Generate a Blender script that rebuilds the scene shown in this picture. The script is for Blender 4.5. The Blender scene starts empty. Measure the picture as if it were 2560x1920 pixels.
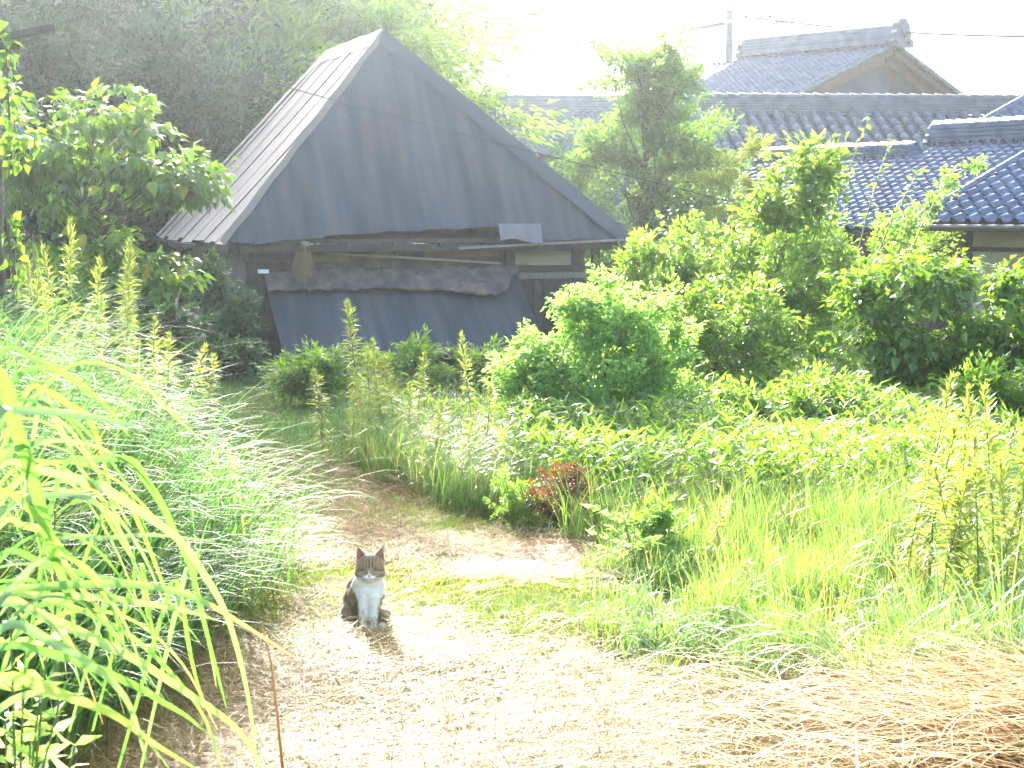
import bpy, bmesh, math, random
import numpy as np
from mathutils import Vector, Matrix, noise
random.seed(7)
rng = np.random.default_rng(11)
S = bpy.context.scene
C = S.collection
R = math.radians

# ------------------------------------------------------------------ camera
F = 1726.0                      # focal length in pixels of a 1024 px wide picture
HZ = 215.0                      # row of the horizon
CAMZ = 1.95
PITCH = math.atan((384 - HZ) / F)
cam_d = bpy.data.cameras.new('camera')
cam_d.sensor_width = 36
cam_d.lens = 36 * F / 1024
cam_d.clip_start = 0.05
cam_d.clip_end = 5000
cam_d.dof.use_dof = True
cam_d.dof.focus_distance = 9.5
cam_d.dof.aperture_fstop = 14.0
cam = bpy.data.objects.new('camera', cam_d)
cam.location = (0, 0, CAMZ)
cam.rotation_euler = (math.pi / 2 - PITCH, 0, 0)
C.objects.link(cam)
S.camera = cam

# ------------------------------------------------------------------ light
SUN_EL, SUN_AZ = R(21), R(-10.5)          # azimuth measured from +Y towards +X
to_sun = Vector((math.sin(SUN_AZ) * math.cos(SUN_EL), math.cos(SUN_AZ) * math.cos(SUN_EL), math.sin(SUN_EL)))
W = bpy.data.worlds.new('World')
S.world = W
W.use_nodes = True
wn = W.node_tree
bg = wn.nodes['Background']
sky = wn.nodes.new('ShaderNodeTexSky')
sky.sky_type = 'NISHITA'
sky.sun_disc = False
sky.sun_elevation = SUN_EL
sky.sun_rotation = SUN_AZ
sky.air_density = 1.0
sky.dust_density = 4.0
sky.ozone_density = 1.3
wn.links.new(sky.outputs[0], bg.inputs[0])
bg.inputs[1].default_value = 0.15
sun_d = bpy.data.lights.new('sun', 'SUN')
sun_d.energy = 5.0
sun_d.angle = R(0.5)
sun_d.color = (1.0, 0.94, 0.85)
sun = bpy.data.objects.new('sun', sun_d)
sun.rotation_euler = to_sun.to_track_quat('Z', 'Y').to_euler()
sun.location = to_sun * 60
C.objects.link(sun)
S.view_settings.view_transform = 'Standard'
S.view_settings.look = 'None'
S.view_settings.exposure = 2.92
S.view_settings.gamma = 1
S.view_settings.use_curve_mapping = False
HAZE_DENSITY, HAZE_G = 0.0006, 0.85

cy = S.cycles
cy.max_bounces = 6
cy.diffuse_bounces = 3
cy.glossy_bounces = 2
cy.transmission_bounces = 4
cy.transparent_max_bounces = 6
cy.volume_bounces = 0
cy.use_denoising = True
cy.use_adaptive_sampling = True
cy.adaptive_threshold = 0.02
cy.sample_clamp_indirect = 6

# ------------------------------------------------------------------ helpers
CP, SP = math.cos(PITCH), math.sin(PITCH)
def at(px, py, Y):
    """the point at distance Y in front of the camera that shows at pixel (px, py) of a 1024 x 768 picture"""
    a, b = (px - 512) / F, -(py - 384) / F
    dy, dz = CP + b * SP, -SP + b * CP
    k = Y / dy
    return Vector((a * k, Y, CAMZ + dz * k))

def tag(o, label=None, cat=None, group=None, kind=None):
    if label: o['label'] = label
    if cat: o['category'] = cat
    if group: o['group'] = group
    if kind: o['kind'] = kind
    return o

def empty(name, loc=(0, 0, 0), rz=0, parent=None):
    o = bpy.data.objects.new(name, None)
    o.empty_display_size = 0.2
    o.location = loc
    o.rotation_euler = (0, 0, rz)
    C.objects.link(o)
    if parent: o.parent = parent
    return o

def link(name, me, parent=None, mat=None, loc=None, rot=None, smooth=False):
    o = bpy.data.objects.new(name, me)
    C.objects.link(o)
    if mat is not None and not me.materials:
        me.materials.append(mat)
    if parent: o.parent = parent
    if loc is not None: o.location = loc
    if rot is not None: o.rotation_euler = rot
    if smooth:
        me.polygons.foreach_set('use_smooth', np.ones(len(me.polygons), dtype=bool))
    return o

def np_mesh(name, V, Fc, rnd=None, smooth=False):
    """V (n,3); Fc (m,k) array or a list of such arrays with different k; rnd (total faces)"""
    Fs = Fc if isinstance(Fc, list) else [Fc]
    Fs = [f for f in Fs if len(f)]
    me = bpy.data.meshes.new(name)
    me.vertices.add(len(V))
    me.vertices.foreach_set('co', np.asarray(V, dtype=np.float32).ravel())
    nl = sum(f.size for f in Fs)
    nf = sum(len(f) for f in Fs)
    me.loops.add(nl)
    me.loops.foreach_set('vertex_index', np.concatenate([f.ravel() for f in Fs]).astype(np.int32))
    me.polygons.add(nf)
    tot = np.concatenate([np.full(len(f), f.shape[1]) for f in Fs])
    st = np.concatenate([[0], np.cumsum(tot)[:-1]]).astype(np.int32)
    me.polygons.foreach_set('loop_start', st)
    if smooth:
        me.polygons.foreach_set('use_smooth', np.ones(nf, dtype=bool))
    if rnd is not None:
        a = me.attributes.new('rnd', 'FLOAT', 'FACE')
        a.data.foreach_set('value', np.asarray(rnd, dtype=np.float32))
    me.update(calc_edges=True)
    return me

class MB:
    """collects boxes, tubes and sheets and builds ONE mesh"""
    def __init__(s): s.v = []; s.f = []
    def add(s, vs, fs):
        b = len(s.v)
        s.v += [tuple(p) for p in vs]
        s.f += [tuple(i + b for i in f) for f in fs]
        return s
    def box(s, o, ex, ey, ez):
        """corner o and three edge vectors"""
        o, ex, ey, ez = map(Vector, (o, ex, ey, ez))
        v = [o, o + ex, o + ex + ey, o + ey]
        v += [p + ez for p in v]
        f = [(0, 3, 2, 1), (4, 5, 6, 7), (0, 1, 5, 4), (1, 2, 6, 5), (2, 3, 7, 6), (3, 0, 4, 7)]
        if ex.cross(ey).dot(ez) < 0: f = [q[::-1] for q in f]
        return s.add(v, f)
    def bar(s, a, b, w, h=None, up=(0, 0, 1)):
        a, b = Vector(a), Vector(b); h = h or w
        d = (b - a).normalized(); sd = d.cross(Vector(up))
        if sd.length < 1e-3: sd = d.cross(Vector((1, 0, 0)))
        sd.normalize(); u = sd.cross(d)
        return s.box(a - sd * w / 2 - u * h / 2, b - a, sd * w, u * h)
    def tube(s, pts, rad, n=8, cap=True):
        pts = [Vector(p) for p in pts]
        m = len(pts)
        rr = rad if isinstance(rad, (list, tuple)) else [rad] * m
        base = len(s.v); prev = None
        for i, p in enumerate(pts):
            d = (pts[min(i + 1, m - 1)] - pts[max(i - 1, 0)]).normalized()
            ref = prev if prev is not None else (Vector((0, 0, 1)) if abs(d.z) < .9 else Vector((1, 0, 0)))
            a = (ref - d * ref.dot(d)).normalized(); prev = a
            b = d.cross(a)
            for k in range(n):
                t = 2 * math.pi * k / n
                s.v.append(tuple(p + (a * math.cos(t) + b * math.sin(t)) * rr[i]))
        for i in range(m - 1):
            for k in range(n):
                q = base + i * n
                s.f.append((q + k, q + (k + 1) % n, q + n + (k + 1) % n, q + n + k))
        if cap:
            s.f.append(tuple(base + k for k in range(n))[::-1])
            s.f.append(tuple(base + (m - 1) * n + k for k in range(n)))
        return s
    def build(s, name, mat, parent=None, smooth=False, **kw):
        me = bpy.data.meshes.new(name)
        me.from_pydata(s.v, [], s.f)
        me.update()
        o = link(name, me, parent, mat, smooth=smooth)
        for k, v in kw.items(): o[k] = v
        return o

def sstep(x): 
    x = np.clip(x, 0, 1); return x * x * (3 - 2 * x)

# smooth value noise on arrays
_tab = rng.random((256, 256))
def vnoise(x, y, s=1.0):
    x = np.asarray(x, float) / s; y = np.asarray(y, float) / s
    xi = np.floor(x).astype(int); yi = np.floor(y).astype(int)
    fx = sstep(x - xi); fy = sstep(y - yi)
    g = lambda a, b: _tab[a & 255, b & 255]
    return (g(xi, yi) * (1 - fx) + g(xi + 1, yi) * fx) * (1 - fy) + (g(xi, yi + 1) * (1 - fx) + g(xi + 1, yi + 1) * fx) * fy

# ------------------------------------------------------------------ materials
MATS = {}
def new_mat(name):
    m = bpy.data.materials.new(name); m.use_nodes = True
    nt = m.node_tree
    return m, nt, nt.nodes['Principled BSDF'], nt.nodes['Material Output']

def ramp(nt, cols, pos=None):
    r = nt.nodes.new('ShaderNodeValToRGB')
    n = len(cols)
    pos = pos or [i / (n - 1) for i in range(n)]
    while len(r.color_ramp.elements) < n: r.color_ramp.elements.new(0.5)
    for e, c, p in zip(r.color_ramp.elements, cols, pos):
        e.position = p; e.color = (*c, 1)
    return r

def leaf_mat(name, cols, trans=0.5, tcol=(2.6, 2.4, 0.9), rough=0.42, pos=None, spec=0.5):
    """leaf: glossy skin over a diffuse blade that lets yellow-green light through"""
    m, nt, p, out = new_mat(name)
    a = nt.nodes.new('ShaderNodeAttribute'); a.attribute_name = 'rnd'
    r = ramp(nt, cols, pos)
    nt.links.new(a.outputs['Fac'], r.inputs[0])
    nt.links.new(r.outputs[0], p.inputs['Base Color'])
    p.inputs['Roughness'].default_value = rough
    p.inputs['Specular IOR Level'].default_value = spec
    mul = nt.nodes.new('ShaderNodeMix'); mul.data_type = 'RGBA'; mul.blend_type = 'MULTIPLY'
    mul.clamp_result = False
    mul.inputs[0].default_value = 1
    nt.links.new(r.outputs[0], mul.inputs[6]); mul.inputs[7].default_value = (*tcol, 1)
    t = nt.nodes.new('ShaderNodeBsdfTranslucent')
    nt.links.new(mul.outputs[2], t.inputs[0])
    mx = nt.nodes.new('ShaderNodeMixShader'); mx.inputs[0].default_value = trans
    nt.links.new(p.outputs[0], mx.inputs[1]); nt.links.new(t.outputs[0], mx.inputs[2])
    nt.links.new(mx.outputs[0], out.inputs[0])
    MATS[name] = m
    return m

def solid(name, cols, rough=0.7, scale=6, detail=6, stretch=(1, 1, 1), bump=0.0, metal=0, spec=0.5, pos=None, coord='Object', per=0.0):
    """noise coloured surface; per = brightness spread between objects"""
    m, nt, p, out = new_mat(name)
    tc = nt.nodes.new('ShaderNodeTexCoord')
    mp = nt.nodes.new('ShaderNodeMapping'); mp.inputs['Scale'].default_value = stretch
    nz = nt.nodes.new('ShaderNodeTexNoise'); nz.inputs['Scale'].default_value = scale; nz.inputs['Detail'].default_value = detail
    nz.inputs['Roughness'].default_value = 0.62
    nt.links.new(tc.outputs[coord], mp.inputs[0]); nt.links.new(mp.outputs[0], nz.inputs[0])
    r = ramp(nt, cols, pos or [0.3 + 0.4 * i / max(1, len(cols) - 1) for i in range(len(cols))])
    nt.links.new(nz.outputs[0], r.inputs[0])
    src = r.outputs[0]
    if per:
        oi = nt.nodes.new('ShaderNodeObjectInfo')
        mr = nt.nodes.new('ShaderNodeMapRange'); mr.inputs[3].default_value = 1 - per; mr.inputs[4].default_value = 1 + per
        nt.links.new(oi.outputs['Random'], mr.inputs[0])
        hs = nt.nodes.new('ShaderNodeHueSaturation')
        nt.links.new(mr.outputs[0], hs.inputs['Value']); nt.links.new(src, hs.inputs['Color'])
        src = hs.outputs[0]
    nt.links.new(src, p.inputs['Base Color'])
    p.inputs['Roughness'].default_value = rough
    p.inputs['Metallic'].default_value = metal
    p.inputs['Specular IOR Level'].default_value = spec
    if bump:
        b = nt.nodes.new('ShaderNodeBump'); b.inputs['Strength'].default_value = bump; b.inputs['Distance'].default_value = 0.02
        nt.links.new(nz.outputs[0], b.inputs['Height']); nt.links.new(b.outputs[0], p.inputs['Normal'])
    MATS[name] = m
    return m

leaf_mat('bank_grass', [(.04, .10, .04), (.065, .135, .06), (.10, .165, .06), (.24, .19, .07)], .45, (2.1, 2.4, 1.1), pos=[0, .5, .93, 1], rough=.6, spec=.15)
leaf_mat('fore_grass', [(.06, .14, .035), (.09, .18, .04), (.12, .20, .055)], .4, (1.7, 2.1, 1.0), rough=.3, spec=.7)
leaf_mat('fore_pale', [(.07, .13, .06), (.10, .17, .08), (.14, .2, .07)], .35, (2.2, 2.4, 1.1), rough=.28, spec=.9)
leaf_mat('fore_dry', [(.25, .15, .06), (.32, .2, .08)], .4, (2, 1.7, 1.1), rough=.4)
leaf_mat('lawn', [(.055, .125, .03), (.09, .155, .035), (.18, .17, .04), (.29, .20, .05)], .42, (2.2, 2.4, .6), pos=[0, .55, .82, 1], rough=.7, spec=.08)
leaf_mat('weed_grass', [(.05, .11, .035), (.08, .15, .045), (.13, .19, .06), (.30, .24, .12)], .48, (2.5, 2.5, 1.0), pos=[0, .45, .8, 1], rough=.32)
leaf_mat('heap_straw', [(.36, .21, .08), (.55, .39, .18), (.72, .58, .36)], .4, (1.4, 1.25, .8), rough=.5)
leaf_mat('straw', [(.07, .036, .010), (.22, .14, .034), (.42, .29, .09)], .2, (1.5, 1.35, .55), rough=.65, spec=.2)
leaf_mat('russet_straw', [(.16, .07, .025), (.26, .12, .045), (.36, .2, .09)], .2, (1.5, 1.2, .7), rough=.7, spec=.1)
leaf_mat('bamboo_leaf', [(.045, .105, .03), (.07, .145, .035), (.11, .18, .045)], .55, (3.6, 3.2, .9), rough=.3)
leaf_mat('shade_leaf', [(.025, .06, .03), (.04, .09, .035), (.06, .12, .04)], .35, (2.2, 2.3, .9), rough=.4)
leaf_mat('broad_leaf', [(.035, .085, .022), (.055, .12, .028), (.08, .15, .03), (.3, .22, .03)], .55, (3.8, 3.4, .6), pos=[0, .5, .965, 1], rough=.3)
leaf_mat('lime_leaf', [(.06, .13, .04), (.09, .17, .05), (.13, .21, .055)], .55, (3.2, 3.1, .9), rough=.35)
leaf_mat('wild_leaf', [(.05, .11, .035), (.08, .15, .04), (.12, .19, .05)], .55, (3.4, 3.1, .8), rough=.3)
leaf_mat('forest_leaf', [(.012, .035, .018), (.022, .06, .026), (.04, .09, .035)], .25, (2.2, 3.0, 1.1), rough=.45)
leaf_mat('pale_leaf', [(.09, .17, .065), (.12, .21, .08), (.16, .25, .09)], .62, (3.6, 3.4, 1.6), rough=.4)
leaf_mat('fine_leaf', [(.03, .075, .03), (.05, .105, .035), (.08, .15, .04)], .5, (3.4, 3.2, .8), rough=.4)
leaf_mat('goldenrod_leaf', [(.09, .15, .05), (.14, .19, .07), (.2, .24, .10), (.28, .16, .07)], .55, (3.2, 2.8, .9), pos=[0, .5, .92, 1], rough=.4)
leaf_mat('red_leaf', [(.12, .04, .02), (.17, .07, .03), (.08, .11, .03)], .4, (2, 1.6, .8), pos=[0, .6, 1])
leaf_mat('pink_leaf', [(.35, .12, .09), (.3, .2, .1), (.12, .16, .05)], .4, (1.6, 1.4, .9), pos=[0, .6, 1])
leaf_mat('broom_straw', [(.16, .10, .05), (.24, .15, .07), (.32, .24, .16)], .15, (1.2, 1.0, .8), rough=.7)
solid('bark', [(.045, .038, .024), (.11, .09, .055)], .85, 9, stretch=(1, 1, .25), bump=.5)
solid('stem', [(.10, .12, .04), (.16, .15, .07)], .7, 20)
solid('dead_stem', [(.06, .03, .018), (.12, .06, .035)], .8, 20)
solid('old_wood', [(.03, .025, .02), (.075, .062, .05)], .85, 10, stretch=(4, 4, .5), bump=.3, per=.2)
solid('dark_wood', [(.022, .018, .015), (.055, .045, .038)], .85, 8, bump=.3, per=.2)
solid('grey_wood', [(.12, .10, .085), (.22, .19, .16)], .8, 12, stretch=(4, 4, .6), bump=.3, per=.15)
solid('mud_wall', [(.09, .055, .02), (.20, .13, .045), (.24, .165, .065)], .95, 2.2, bump=.4)
solid('mud_render', [(.03, .032, .036), (.07, .062, .058), (.15, .10, .07)], .95, 4.5, bump=.8)
solid('cream_wall', [(.26, .23, .15), (.36, .32, .22)], .9, 1.5, bump=.1)
solid('plaster', [(.02, .045, .09), (.04, .07, .12), (.09, .11, .14)], .9, .5, bump=.1)
solid('brown_wood', [(.045, .02, .01), (.09, .042, .02)], .7, 5, per=.1)
solid('concrete', [(.05, .06, .07), (.08, .09, .10)], .8, 5)
solid('metal_grey', [(.25, .26, .28), (.36, .37, .39)], .45, 8, metal=.4)
solid('wire_black', [(.02, .02, .022), (.03, .03, .032)], .5, 5)
solid('wire_grey', [(.03, .035, .045), (.05, .055, .065)], .5, 5)
solid('gutter', [(.06, .045, .04), (.10, .08, .07)], .4, 6)
solid('bamboo_pole', [(.22, .20, .14), (.34, .31, .23)], .5, 10)
solid('white_scrap', [(.6, .6, .58), (.7, .7, .68)], .6, 5)
solid('blue_rope', [(.08, .14, .4), (.1, .2, .5)], .6, 5)

# weathered painted corrugated iron: rust stains drawn down the slope
def iron(name, c1, c2, rust, rough, amount):
    m, nt, p, out = new_mat(name)
    tc = nt.nodes.new('ShaderNodeTexCoord')
    mp = nt.nodes.new('ShaderNodeMapping'); mp.inputs['Scale'].default_value = (3.5, .35, 1)
    n1 = nt.nodes.new('ShaderNodeTexNoise'); n1.inputs['Scale'].default_value = 1.6; n1.inputs['Detail'].default_value = 8
    n2 = nt.nodes.new('ShaderNodeTexNoise'); n2.inputs['Scale'].default_value = .9; n2.inputs['Detail'].default_value = 5
    nt.links.new(tc.outputs['UV'], mp.inputs[0]); nt.links.new(mp.outputs[0], n1.inputs[0]); nt.links.new(tc.outputs['UV'], n2.inputs[0])
    r1 = ramp(nt, [c1, c2], [.35, .65]); nt.links.new(n1.outputs[0], r1.inputs[0])
    mm = nt.nodes.new('ShaderNodeMath'); mm.operation = 'MULTIPLY'
    nt.links.new(n1.outputs[0], mm.inputs[0]); nt.links.new(n2.outputs[0], mm.inputs[1])
    r2 = ramp(nt, [(0, 0, 0), (1, 1, 1)], [amount, amount + .13]); nt.links.new(mm.outputs[0], r2.inputs[0])
    mx = nt.nodes.new('ShaderNodeMix'); mx.data_type = 'RGBA'
    nt.links.new(r2.outputs[0], mx.inputs[0]); nt.links.new(r1.outputs[0], mx.inputs[6]); mx.inputs[7].default_value = (*rust, 1)
    oi = nt.nodes.new('ShaderNodeObjectInfo')
    mr = nt.nodes.new('ShaderNodeMapRange'); mr.inputs[3].default_value = .82; mr.inputs[4].default_value = 1.18
    nt.links.new(oi.outputs['Random'], mr.inputs[0])
    hs = nt.nodes.new('ShaderNodeHueSaturation')
    nt.links.new(mr.outputs[0], hs.inputs['Value']); nt.links.new(mx.outputs[2], hs.inputs['Color'])
    nt.links.new(hs.outputs[0], p.inputs['Base Color'])
    p.inputs['Roughness'].default_value = rough
    p.inputs['Specular IOR Level'].default_value = .5
    MATS[name] = m
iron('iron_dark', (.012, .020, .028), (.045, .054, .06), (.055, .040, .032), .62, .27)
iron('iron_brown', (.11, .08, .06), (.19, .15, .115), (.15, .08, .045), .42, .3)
iron('iron_patch', (.10, .10, .11), (.16, .15, .15), (.15, .09, .06), .5, .26)

def tile_mat(name, c1, c2, rough, moss=0.0):
    m, nt, p, out = new_mat(name)
    geo = nt.nodes.new('ShaderNodeTexCoord')
    n = nt.nodes.new('ShaderNodeTexNoise'); n.inputs['Scale'].default_value = 2.5; n.inputs['Detail'].default_value = 6
    g = nt.nodes.new('ShaderNodeNewGeometry')
    nt.links.new(g.outputs['Position'], n.inputs[0])
    r = ramp(nt, [c1, c2], [.35, .65]); nt.links.new(n.outputs[0], r.inputs[0])
    oi = nt.nodes.new('ShaderNodeObjectInfo')
    mr = nt.nodes.new('ShaderNodeMapRange'); mr.inputs[3].default_value = .85; mr.inputs[4].default_value = 1.15
    nt.links.new(oi.outputs['Random'], mr.inputs[0])
    hs = nt.nodes.new('ShaderNodeHueSaturation')
    nt.links.new(mr.outputs[0], hs.inputs['Value']); nt.links.new(r.outputs[0], hs.inputs['Color'])
    nt.links.new(hs.outputs[0], p.inputs['Base Color'])
    p.inputs['Roughness'].default_value = rough
    MATS[name] = m
tile_mat('tile_silver', (.045, .07, .125), (.10, .135, .21), .33)
tile_mat('tile_old', (.035, .05, .075), (.085, .105, .14), .5)
tile_mat('tile_far', (.05, .075, .11), (.09, .12, .16), .45)

# ground: soil with dry straw litter, and green where the turf closes
m, nt, p, out = new_mat('ground')
g = nt.nodes.new('ShaderNodeNewGeometry')
def nz(scale, detail=8, rough=.6):
    n = nt.nodes.new('ShaderNodeTexNoise'); n.inputs['Scale'].default_value = scale; n.inputs['Detail'].default_value = detail; n.inputs['Roughness'].default_value = rough
    nt.links.new(g.outputs['Position'], n.inputs[0]); return n
nA, nB, nC = nz(.9), nz(28, 10, .7), nz(3)
rA = ramp(nt, [(.055, .03, .011), (.13, .08, .03), (.20, .135, .055)], [.3, .5, .72]); nt.links.new(nB.outputs[0], rA.inputs[0])
rB = ramp(nt, [(.03, .045, .014), (.09, .115, .03)], [.35, .7]); nt.links.new(nB.outputs[0], rB.inputs[0])
rM = ramp(nt, [(0, 0, 0), (1, 1, 1)], [.46, .62]); nt.links.new(nA.outputs[0], rM.inputs[0])
at_g = nt.nodes.new('ShaderNodeAttribute'); at_g.attribute_name = 'green'
mxf = nt.nodes.new('ShaderNodeMath'); mxf.operation = 'MAXIMUM'
nt.links.new(at_g.outputs['Fac'], mxf.inputs[0])
mf2 = nt.nodes.new('ShaderNodeMath'); mf2.operation = 'MULTIPLY'; mf2.inputs[1].default_value = .45
nt.links.new(rM.outputs[0], mf2.inputs[0]); nt.links.new(mf2.outputs[0], mxf.inputs[1])
mx = nt.nodes.new('ShaderNodeMix'); mx.data_type = 'RGBA'
nt.links.new(mxf.outputs[0], mx.inputs[0]); nt.links.new(rA.outputs[0], mx.inputs[6]); nt.links.new(rB.outputs[0], mx.inputs[7])
nt.links.new(mx.outputs[2], p.inputs['Base Color'])
p.inputs['Roughness'].default_value = .95; p.inputs['Specular IOR Level'].default_value = .2
b = nt.nodes.new('ShaderNodeBump'); b.inputs['Strength'].default_value = .7; b.inputs['Distance'].default_value = .02
nt.links.new(nB.outputs[0], b.inputs['Height']); nt.links.new(b.outputs[0], p.inputs['Normal'])
MATS['ground'] = m
solid('gravel', [(.08, .062, .048), (.17, .13, .10), (.28, .22, .17)], .9, 40, 10, bump=.8)
solid('hill_forest', [(.04, .07, .035), (.07, .11, .05), (.10, .14, .06)], .95, .12, 10)

# ------------------------------------------------------------------ terrain
_ly = [0, 3, 6.1, 8, 9.2, 11.8, 15, 21, 25, 32, 60]
_lx = [-1.0, -1.35, -1.6, -1.32, -1.2, -1.55, -2.28, -4.0, -5.3, -7.5, -16]
_ry = [6.0, 6.5, 6.95, 7.7, 8.75, 10.1, 10.7, 11.6, 13.2, 18.2, 22, 30]
_rx = [2.1, 1.35, .74, .39, .36, .5, -.2, -.55, -1.24, -1.76, -3.1, -5.2]
def xl(y): return np.interp(y, _ly, _lx)
def xr(y): return np.interp(y, _ry, _rx)
def gz(x, y):
    x = np.asarray(x, float); y = np.asarray(y, float)
    d = xl(y) - x
    z = .42 * sstep(d / 1.3) + .35 * sstep((d - 1) / 4)
    near = sstep((40 - y) / 8)
    z = z * near
    z = z + .05 * (vnoise(x, y, 1.7) - .5) + .025 * (vnoise(x, y, .5) - .5)
    # low heap of cut straw at the right front, weedy verge to the right
    z = z + .16 * np.exp(-(((x - 2.05) / .55) ** 2 + ((y - 6.1) / .7) ** 2))
    z = z + .05 * np.exp(-(((x + .75) / .5) ** 2 + ((y - 7.2) / .5) ** 2))
    z = z - .12 * sstep((y - 10.4) / 1.0) * sstep((x - xr(y)) / .4) * sstep((40 - y) / 8)
    # wooded slope behind the hut on the left
    hl = sstep((y - 36) / 34) * sstep((4 - x) / 22)
    z = z + 11 * hl
    return z
def gzf(x, y): return float(gz(x, y))

xs = np.concatenate([np.linspace(-1800, -40, 14, endpoint=False), np.linspace(-40, -8, 33)[:-1], np.arange(-8, 8, .12), np.linspace(8, 40, 33)[1:], np.linspace(80, 1800, 12)])
ys = np.concatenate([np.linspace(-60, 2, 12, endpoint=False), np.arange(2, 30, .12), np.linspace(30, 100, 50), np.linspace(110, 2000, 20)])
X, Yg = np.meshgrid(xs, ys)
Z = gz(X, Yg)
V = np.stack([X, Yg, Z], -1).reshape(-1, 3)
nx, ny = len(xs), len(ys)
i, j = np.meshgrid(np.arange(nx - 1), np.arange(ny - 1))
q = (j * nx + i).ravel()
me = np_mesh('ground', V, np.stack([q, q + 1, q + nx + 1, q + nx], 1), smooth=True)
gx, gy = V[:, 0], V[:, 1]
green = np.clip(sstep((xl(gy) - gx + .1) / .5) + sstep((gx - xr(gy) + .1) / .5) * (gy > 6.2), 0, 1)
green = np.maximum(green, .75 * sstep((gy - 12) / 2.5))
green = np.maximum(green, sstep((gy - 26) / 3))
a = me.attributes.new('green', 'FLOAT', 'POINT'); a.data.foreach_set('value', green.astype(np.float32))
tag(link('ground', me, mat=MATS['ground']), kind='structure')

# gravelly bare patch of the path where the turf is worn off
px_, py_ = np.meshgrid(np.linspace(-1, 1, 60), np.linspace(-1, 1, 50))
cx_, cy_ = .02 + px_ * .75 + py_ * .1, 9.45 + py_ * .75
rr_ = np.sqrt(px_ ** 2 + py_ ** 2) + .7 * (vnoise(cx_, cy_, .16) - .5) + .5 * (vnoise(cx_, cy_, .07) - .5)
keep = rr_ < .85
Vp = np.stack([cx_, cy_, gz(cx_, cy_) + .006], -1).reshape(-1, 3)
i, j = np.meshgrid(np.arange(59), np.arange(49))
q = (j * 60 + i).ravel(); kk = keep.ravel()[q] & keep.ravel()[q + 1] & keep.ravel()[q + 60]
q = q[kk]
tag(link('path', np_mesh('path', Vp, np.stack([q, q + 1, q + 61, q + 60], 1), smooth=True), mat=MATS['gravel']), kind='structure')

# far hills
hx = np.linspace(-900, 1100, 330); hy = np.linspace(560, 1150, 100)
HX, HY = np.meshgrid(hx, hy)
prof = np.interp(HX / HY, [-1.2, -.2, .0, .12, .2, .27, .33, .6, 1.2], [70, 95, 98, 92, 84, 66, 52, 42, 36])
HZm = prof * sstep((HY - 560) / 170) * (1 + .25 * sstep((HY - 760) / 300)) + 8 * (vnoise(HX, HY, 50) - .5) + 5 * (vnoise(HX, HY, 14) - .5) - 3
Vh = np.stack([HX, HY, HZm], -1).reshape(-1, 3)
i, j = np.meshgrid(np.arange(329), np.arange(99)); q = (j * 330 + i).ravel()
tag(link('hills', np_mesh('hills', Vh, np.stack([q, q + 1, q + 331, q + 330], 1), smooth=False), mat=MATS['hill_forest']), kind='structure')

# the air: one even volume round everything
hb = MB(); hb.box((-1850, -100, -6), (3700, 0, 0), (0, 2150, 0), (0, 0, 140))
m = bpy.data.materials.new('haze_air'); m.use_nodes = True
nt = m.node_tree
nt.nodes.remove(nt.nodes['Principled BSDF'])
pv = nt.nodes.new('ShaderNodeVolumePrincipled')
pv.inputs['Color'].default_value = (.82, .92, 1, 1)
pv.inputs['Density'].default_value = HAZE_DENSITY
pv.inputs['Anisotropy'].default_value = HAZE_G
nt.links.new(pv.outputs[0], nt.nodes['Material Output'].inputs['Volume'])
tag(hb.build('haze', m), kind='stuff')

# ------------------------------------------------------------------ the hut
def uv_sheet(me, uv):
    l = me.uv_layers.new(name='UVMap')
    vi = np.empty(len(me.loops), dtype=np.int32); me.loops.foreach_get('vertex_index', vi)
    l.data.foreach_set('uv', np.asarray(uv, dtype=np.float32)[vi].ravel())

def corr_sheet(name, O, e, u, s0, s1, bot, top, mat, parent, pitch=.032, amp=.0032, lift=0.0, rows=3, sag=0.0, label=None):
    """corrugated sheet on the plane O + s e + t u; the waves run along u"""
    e, u = Vector(e).normalized(), Vector(u).normalized(); n = e.cross(u)
    if n.z < 0: n = -n
    ns = max(2, int((s1 - s0) / (pitch / 4)) + 1)
    s = np.linspace(s0, s1, ns)
    tb = np.array([bot(v) for v in s]); tt = np.array([top(v) for v in s])
    k = np.arange(rows + 1) / rows
    Sg, K = np.meshgrid(s, k)
    T = tb[None, :] * (1 - K) + tt[None, :] * K
    H = amp * np.sin(Sg / pitch * 2 * np.pi) + lift - sag * np.sin(np.pi * K) + .006 * (vnoise(Sg, T, .8) - .5)
    P = np.array(O)[None, None] + Sg[..., None] * np.array(e) + T[..., None] * np.array(u) + H[..., None] * np.array(n)
    i, j = np.meshgrid(np.arange(ns - 1), np.arange(rows)); q = (j * ns + i).ravel()
    me = np_mesh(name, P.reshape(-1, 3), np.stack([q, q + 1, q + ns + 1, q + ns], 1))
    uv_sheet(me, np.stack([Sg.ravel(), T.ravel()], 1))
    o = link(name, me, parent, mat)
    if label: o['label'] = label
    return o

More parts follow.
